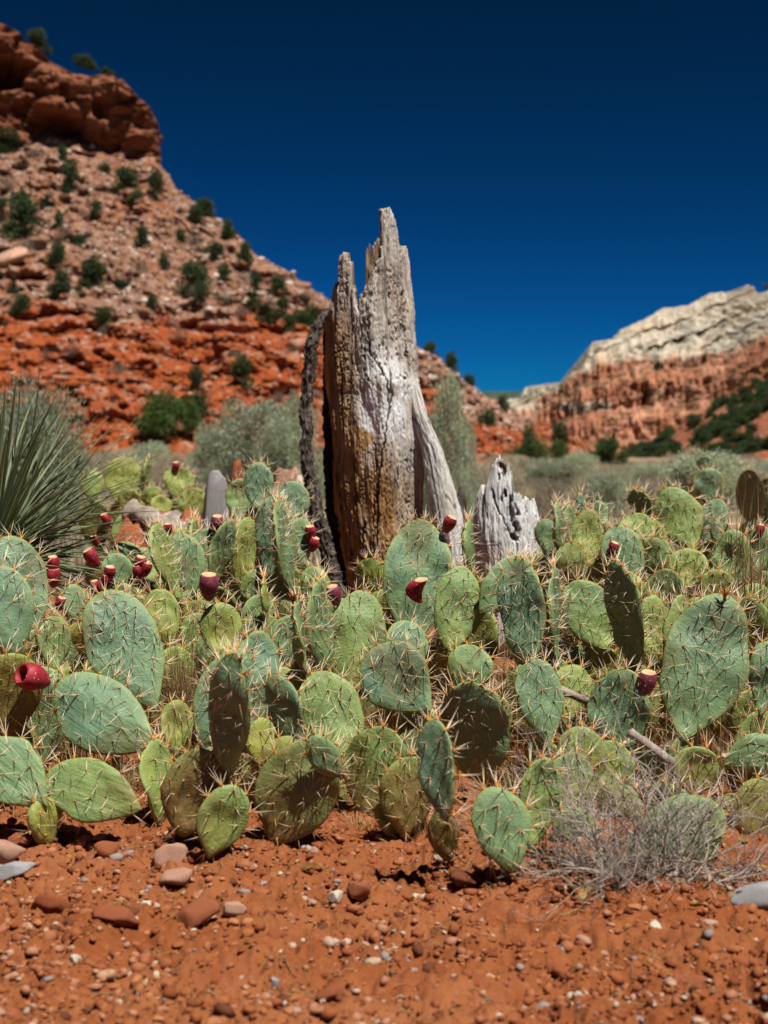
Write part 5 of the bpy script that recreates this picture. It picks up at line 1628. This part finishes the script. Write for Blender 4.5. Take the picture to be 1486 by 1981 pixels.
tuft('green-yellow grass tuft under the narrow spiny blue pad', 795, 1610, 2.2, 110, 120, 90, 'grass', 813, 0.9)
tuft('small dead grass tuft at the edge of the soil below the folded pad', 690, 1600, 2.24, 120, 40, 60, 'straw', 814, 1.3)
tuft('tall dry stalks at the right above the yellowish cactus', 1455, 1150, 3.05, 130, 290, 110, 'straw', 815, 0.22, 0.0016)
tuft('straw grass mat filling the gap right of the square pale pad', 1270, 1200, 3.05, 200, 110, 420, 'straw', 816, 0.9)
tuft('straw grass among the twigs behind the short stump', 1140, 1150, 3.6, 180, 110, 300, 'straw', 817, 0.9)
tuft('reddish dry grass under the largest cactus pad', 1400, 1470, 2.55, 160, 70, 200, 'straw', 818, 1.0)
tuft('upright straw stems beside the two pads standing on bare soil', 1046, 1650, 2.05, 26, 160, 9, 'straw', 819, 0.25, 0.0014)
tuft('dry grass under the sprawling cactus left of the scarred pad', 250, 1500, 2.45, 130, 60, 160, 'straw', 820, 1.0)
tuft('dry grass below the pale yellow-green cactus', 640, 1420, 2.75, 160, 110, 240, 'straw', 821, 0.8)
tuft('dry grass at the foot of the big stump', 740, 1230, 3.9, 260, 70, 260, 'straw', 822, 0.8)
tuft('dry grass behind the fruiting cactus by the yucca', 250, 1190, 3.6, 240, 90, 320, 'straw', 823, 0.8)
tuft('dry grass patch behind the square pale pad', 1100, 1330, 2.95, 180, 80, 220, 'straw', 824, 0.8)
tuft('dry grass between the scarred pad and the dusty folded pad', 470, 1560, 2.4, 120, 80, 140, 'straw', 825, 0.9)
tuft('fine dry grass in front of the spiny yellow-green cactus', 1350, 1190, 2.95, 170, 120, 260, 'straw', 826, 0.7)

for q, (x, y, d, w, h, n, lab) in enumerate([(900, 1400, 2.75, 160, 90, 240, 'dry grass behind the dark shaded pad'), (1000, 1490, 2.5, 150, 90, 220, 'dry grass between the dark shaded pad and the twig tangle'),
        (560, 1500, 2.5, 140, 70, 160, 'dry grass behind the dusty folded pad'), (1190, 1420, 2.75, 190, 100, 300, 'dry grass behind the pad with the single plum fruit'), (130, 1420, 2.65, 170, 90, 220, 'dry grass behind the sprawling cactus with the hollow fruit'),
        (1290, 1500, 2.6, 220, 80, 300, 'dry grass behind the thick grey dead branch'), (760, 1420, 2.8, 200, 90, 240, 'dry grass under the blue-green pad in mid thicket'), (470, 1290, 3.0, 200, 90, 260, 'dry grass among the edge-on pads'),
        (930, 1260, 3.4, 160, 60, 160, 'dry grass at the foot of the short stump')]):
    tuft(lab, x, y, d, w, h, n, 'straw', 840 + q, 0.9)

def build_thicket_straw():
    r = np.random.default_rng(305)
    n = 5200
    d = 2.3 + 2.6 * r.uniform(0, 1, n)
    x = r.uniform(-0.30, 0.30, n) * d
    keep = (fbm(x * 5, d * 5, 0, 306, 3) > -0.05) & (np.abs(x + 0.02) + 0 * d > 0.0)
    x, d = x[keep], d[keep]
    n = len(x)
    V, F, v = blades(np.stack([x, d, ground_h(x, d)], -1), r.uniform(0.05, 0.24, n), np.full(n, 0.001), 0.8, 307, 3)
    ob('thicket_straw', mk_mesh('thicket_straw', V, F, M['straw'], {'v': v}, smooth=False), kind='stuff', label='dry straw growing through the gaps of the cactus thicket', category='grass')
build_thicket_straw()

# ------------------------------------------------------------------ stones, pebbles, litter on the bare soil
S = stone_at
S('stone', 328, 1658, 74, 52, M['st_pink'], 'angular pinkish stone in front of the scarred cactus pad', seed=711, rot=(0.2, -0.3, 0.1))
S('stone', 225, 1788, 96, 46, M['st_red'], 'long smooth rust-brown stone lying on the open soil', seed=712, smooth=True)
S('stone', 375, 1768, 104, 66, M['st_red'], 'half-buried angular red stone beside the long smooth stone', seed=713, sink=0.55)
S('stone', 342, 1706, 72, 42, M['st_pink'], 'blocky pink-red stone between the smooth stone and the cactus shadow', seed=714, sink=0.4)
S('boulder', 1470, 1765, 116, 70, M['st_grey'], 'rounded grey boulder beside the dead twigs', seed=715, smooth=True, cat='boulder')
S('stone', 30, 1695, 84, 34, M['st_grey'], 'flat pale grey stone leaning against a buried pink rock', seed=716, rot=(0, -0.35, 0))
S('boulder', 5, 1668, 90, 70, M['st_pink'], 'buried pink rock behind the flat pale grey stone', seed=717, cat='boulder', sink=0.45)
S('stone', 697, 1712, 56, 40, M['st_red'], 'rounded orange stone on the soil below the green grass tuft', seed=718)
S('stone', 628, 1765, 46, 32, M['st_dark'], 'dark maroon stone alone on the open soil', seed=719)
S('stone', 284, 1748, 34, 22, M['st_pale'], 'cream pebble above the blocky pink-red stone', seed=720, smooth=True)
S('stone', 255, 1784, 30, 18, M['st_pale'], 'yellowish flat pebble touching the long smooth stone', seed=721, smooth=True)
S('stone', 895, 1702, 60, 40, M['st_dark'], 'dull purple-brown stone between the cactus shadows', seed=722, sink=0.45)
S('stone', 455, 1760, 50, 34, M['st_pink'], 'mauve-grey stone right of the half-buried red stone', seed=723)
S('stone', 530, 1900, 22, 30, M['st_grey'], 'bluish grey upright pebble on the fine red soil', seed=724, smooth=True)
S('stone', 650, 1728, 34, 26, M['st_pale'], 'tan pebble left of the rounded orange stone', seed=725, smooth=True)
S('stone', 1335, 1895, 66, 34, M['st_red'], 'flat red stone far out on the soil below the twigs', seed=726, sink=0.5)
S('stone', 640, 1922, 60, 30, M['st_red'], 'low rusty stone near the bluish upright pebble', seed=727, sink=0.5)
S('stone', 205, 1640, 54, 36, M['st_red'], 'angular orange stone in the shade stripe under the sprawling cactus', seed=728)
S('stone', 40, 1622, 50, 34, M['st_red'], 'wedge-shaped orange stone under the leftmost cactus', seed=729)
S('stone', 90, 1765, 90, 50, M['st_red'], 'broad red stone mostly buried left of the long smooth stone', seed=730, sink=0.6)

PEB = {}
CLS = [('st_red', 0.50, 'rust red pebble scattered on the bare soil', 'red pebbles'), ('st_pink', 0.2, 'pinkish pebble scattered on the bare soil', 'pink pebbles'), ('st_pale', 0.12, 'cream coloured pebble scattered on the bare soil', 'cream pebbles'),
       ('st_grey', 0.06, 'small grey pebble scattered on the bare soil', 'grey pebbles'), ('st_dark', 0.12, 'dark maroon pebble scattered on the bare soil', 'dark pebbles')]
for k, *_ in CLS:
    PEB[k] = []
    for i in range(7):
        V, F = rock_shape(2, 900 + i * 7 + len(PEB), 0.75, 6 + i)
        PEB[k].append(mk_mesh('pebble', V, [F], M[k], smooth=(i < 1)))
rp = np.random.default_rng(66)
for i in range(280):
    y = rp.uniform(1600, 1975)
    d = ground_d(y)
    x = rp.uniform(-10, 1496)
    j = rp.choice(5, p=[c[1] for c in CLS])
    k, _, lab, grp = CLS[j]
    s = float(np.clip(rp.lognormal(3.0, 0.38), 12, 50)) * d / FPX / 2
    b = px(x, y, d)
    ob('pebble', PEB[k][rp.integers(0, 7)], loc=(b.x, b.y, gz(b.x, b.y) + s * 0.02), rot=(rp.normal(0, .2), rp.normal(0, .2), rp.uniform(0, 6.28)), scale=s, label=lab, category='pebble', group=grp)
def build_gravel():
    n = 60000
    r = np.random.default_rng(67)
    y = 1.35 + 3.4 * r.uniform(0, 1, n) ** 1.4
    x = r.uniform(-0.30, 0.30, n) * y
    s = np.clip(r.lognormal(-6.15, 0.78, n), 0.001, 0.014)
    dens = fbm(x * 4, y * 4, 0, 70, 3)
    keep = dens + r.normal(0, 0.4, n) > -0.35
    x, y, s = x[keep], y[keep], s[keep]
    C = np.stack([x, y, ground_h(x, y) + s * 0.15], -1)
    g = mat_gravel('gravel', [(0, (0.2295, 0.06998, 0.02586)), (0.3, (0.2754, 0.1015, 0.04423)), (0.52, (0.1683, 0.04549, 0.01701)), (0.66, (0.3213, 0.147, 0.08165)), (0.82, (0.09945, 0.03149, 0.01497)), (0.9, (0.3978, 0.294, 0.2177)), (0.96, (0.2295, 0.1959, 0.1837))])
    many_rocks('gravel', C, s, g, 360, 0.75, 1, kind='stuff', label='fine red gravel and clods strewn over the soil', category='gravel')
build_gravel()
def build_clods():
    r = np.random.default_rng(167)
    n = 7000
    y = 1.35 + 1.6 * r.uniform(0, 1, n) ** 1.3
    x = r.uniform(-0.30, 0.30, n) * y
    s = np.clip(r.lognormal(-5.25, 0.45, n), 0.003, 0.014)
    keep = fbm(x * 3, y * 3, 0, 171, 3) + r.normal(0, 0.3, n) > 0.0
    x, y, s = x[keep], y[keep], s[keep]
    C = np.stack([x, y, ground_h(x, y) - s * 0.1], -1)
    g = mat_gravel('clods', [(0, (0.235, 0.075, 0.026)), (0.35, (0.28, 0.098, 0.037)), (0.6, (0.19, 0.055, 0.020)), (0.8, (0.33, 0.135, 0.06)), (0.93, (0.38, 0.22, 0.13))])
    many_rocks('clods', C, s, g, 380, 0.7, 2, kind='stuff', label='crumbly red clods and half-buried grit on the soil', category='gravel')
build_clods()

def dead_leaf_mesh(seed):
    r = np.random.default_rng(seed)
    n, m = 9, 5
    t = np.linspace(0, 1, n)
    w = 0.34 * np.sin(np.pi * np.clip(t * 0.97 + 0.015, 0, 1)) ** 0.8
    u = np.linspace(-1, 1, m)
    T, U = np.meshgrid(t, u, indexing='ij')
    X = T - 0.5
    Y = U * w[:, None]
    Z = 0.35 * np.abs(U) ** 1.5 * w[:, None] + r.uniform(-0.4, 0.5) * (T - 0.5) ** 2 + 0.05 * vnoise(T * 5, U * 3, seed, 3)
    me = mk_mesh('dead_leaf', np.stack([X, Y, Z], -1).reshape(-1, 3), [grid_faces(n, m)], M['dleaf'], {'v': np.clip(0.5 + 0.35 * fbm(T * 4, U * 2, seed, 5, 2), 0, 1).ravel()})
    return me
DL = [dead_leaf_mesh(i) for i in range(6)]
for m_ in DL:
    pass
def dead_leaf(x, y, wpx, label, group=None, tilt=(0, 0)):
    d = ground_d(y)
    b = px(x, y, d)
    s = wpx * d / FPX
    o = ob('dead_leaf', random.choice(DL), loc=(b.x, b.y, gz(b.x, b.y) + 0.07 * s + 0.3 * s * abs(math.sin(tilt[1]))), rot=(tilt[0], tilt[1], random.uniform(0, 6.28)), scale=s, label=label, category='leaf')
    if group:
        o['group'] = group
dead_leaf(1108, 1716, 58, 'large curled yellow leaf caught at the left of the dead twigs', None, (0.7, -0.6))
dead_leaf(1375, 1705, 80, 'crumpled cream leaf beside the rounded grey boulder', None, (0.4, -0.4))
dead_leaf(752, 1612, 56, 'flat tan leaf lying under the green grass tuft')
dead_leaf(605, 1690, 50, 'pale torn leaf on the soil left of the rounded orange stone', None, (0.3, 0.3))
rl = random.Random(5)
for i in range(46):
    x, y = rl.uniform(1060, 1480), rl.uniform(1600, 1760)
    dead_leaf(x, y, rl.uniform(18, 44), 'small yellow-brown leaf littering the soil under the dead twigs', 'leaf litter under the dead twigs', (rl.uniform(-.6, .6), rl.uniform(-.6, .6)))
for i in range(18):
    x, y = rl.uniform(380, 1050), rl.uniform(1600, 1720)
    dead_leaf(x, y, rl.uniform(10, 24), 'tiny dry leaf scrap on the soil in front of the cacti', 'leaf scraps on the open soil', (rl.uniform(-.4, .4), rl.uniform(-.4, .4)))
def build_straw():
    r = np.random.default_rng(68)
    paths, rads = [], []
    for i in range(420):
        y = 1.5 + 1.5 * r.uniform(0, 1) ** 1.6
        x = r.uniform(-0.28, 0.28) * y
        if y < 1.9 and r.uniform() < 0.6:
            continue
        a = r.uniform(0, 6.28)
        L = r.uniform(0.01, 0.05)
        q = np.linspace(-0.5, 0.5, 4)
        X, Yy = x + q * L * math.cos(a), y + q * L * math.sin(a)
        paths.append(np.stack([X, Yy, ground_h(X, Yy) + 0.003 + 0.003 * r.uniform(0, 1, 4)], -1))
        rads.append(np.full(4, r.uniform(0.0004, 0.0009)))
    V, F, _ = tubes(paths, rads, 3)
    ob('straw_litter', mk_mesh('straw_litter', V, [F], M['straw'], {'v': np.full(len(V), 0.6)}), kind='stuff', label='broken straw and twig bits strewn over the soil', category='litter')
build_straw()

# ------------------------------------------------------------------ pine reaching in from the right
def build_pine():
    d = 9.0
    bx = (1486 - 743) / FPX * d + 0.75
    root = thing('pine_tree', 'pine at the right whose needle tips reach into view', 'tree', (bx, d, -0.03))
    zs = np.linspace(-0.05, 2.6, 10)
    TV, TF, _ = tubes([np.stack([0.03 * np.sin(zs * 2), 0 * zs, zs], -1)], [np.linspace(0.07, 0.015, 10)], 10)
    ob('trunk', mk_mesh('trunk', TV, [TF], M['stem']), root)
    r = np.random.default_rng(19)
    C, D, bp, br = [], [], [], []
    for i in range(44):
        z = r.uniform(0.5, 2.5)
        a = r.uniform(0, 6.28)
        L = 0.62 * (1.1 - z / 3.2)
        e = np.array([math.cos(a) * L, math.sin(a) * L, 0.12])
        if i == 0:
            tip = px(1476, 552, d) - Vector((bx, d, -0.03))
            z = tip.z - 0.1
            e = np.array([tip.x, tip.y, 0.1])
        q = np.linspace(0, 1, 6)[:, None]
        Pp = np.array([0, 0, z]) + e * q
        bp.append(Pp); br.append(np.linspace(0.012, 0.003, 6))
        for k in range(70):
            t = r.uniform(0.25, 1.0)
            v = e / np.linalg.norm(e) + r.normal(0, 0.6, 3)
            v /= np.linalg.norm(v)
            C.append(np.array([0, 0, z]) + e * t); D.append(v * r.uniform(0.05, 0.09))
    V, F, _ = tubes(bp, br, 4)
    ob('boughs', mk_mesh('boughs', V, [F], M['stem']), root, kind='stuff')
    C, D = np.array(C), np.array(D)
    s = np.cross(D, [0.3, 0.5, 0.8]) * 0.05
    V = np.stack([C - s, C + s, C + D], 1).reshape(-1, 3)
    ob('crown', mk_mesh('crown', V, [np.arange(len(V)).reshape(-1, 3)], M['green_tree'], {'v': np.repeat(r.uniform(0, 1, len(C)), 3)}, smooth=False), root)
build_pine()
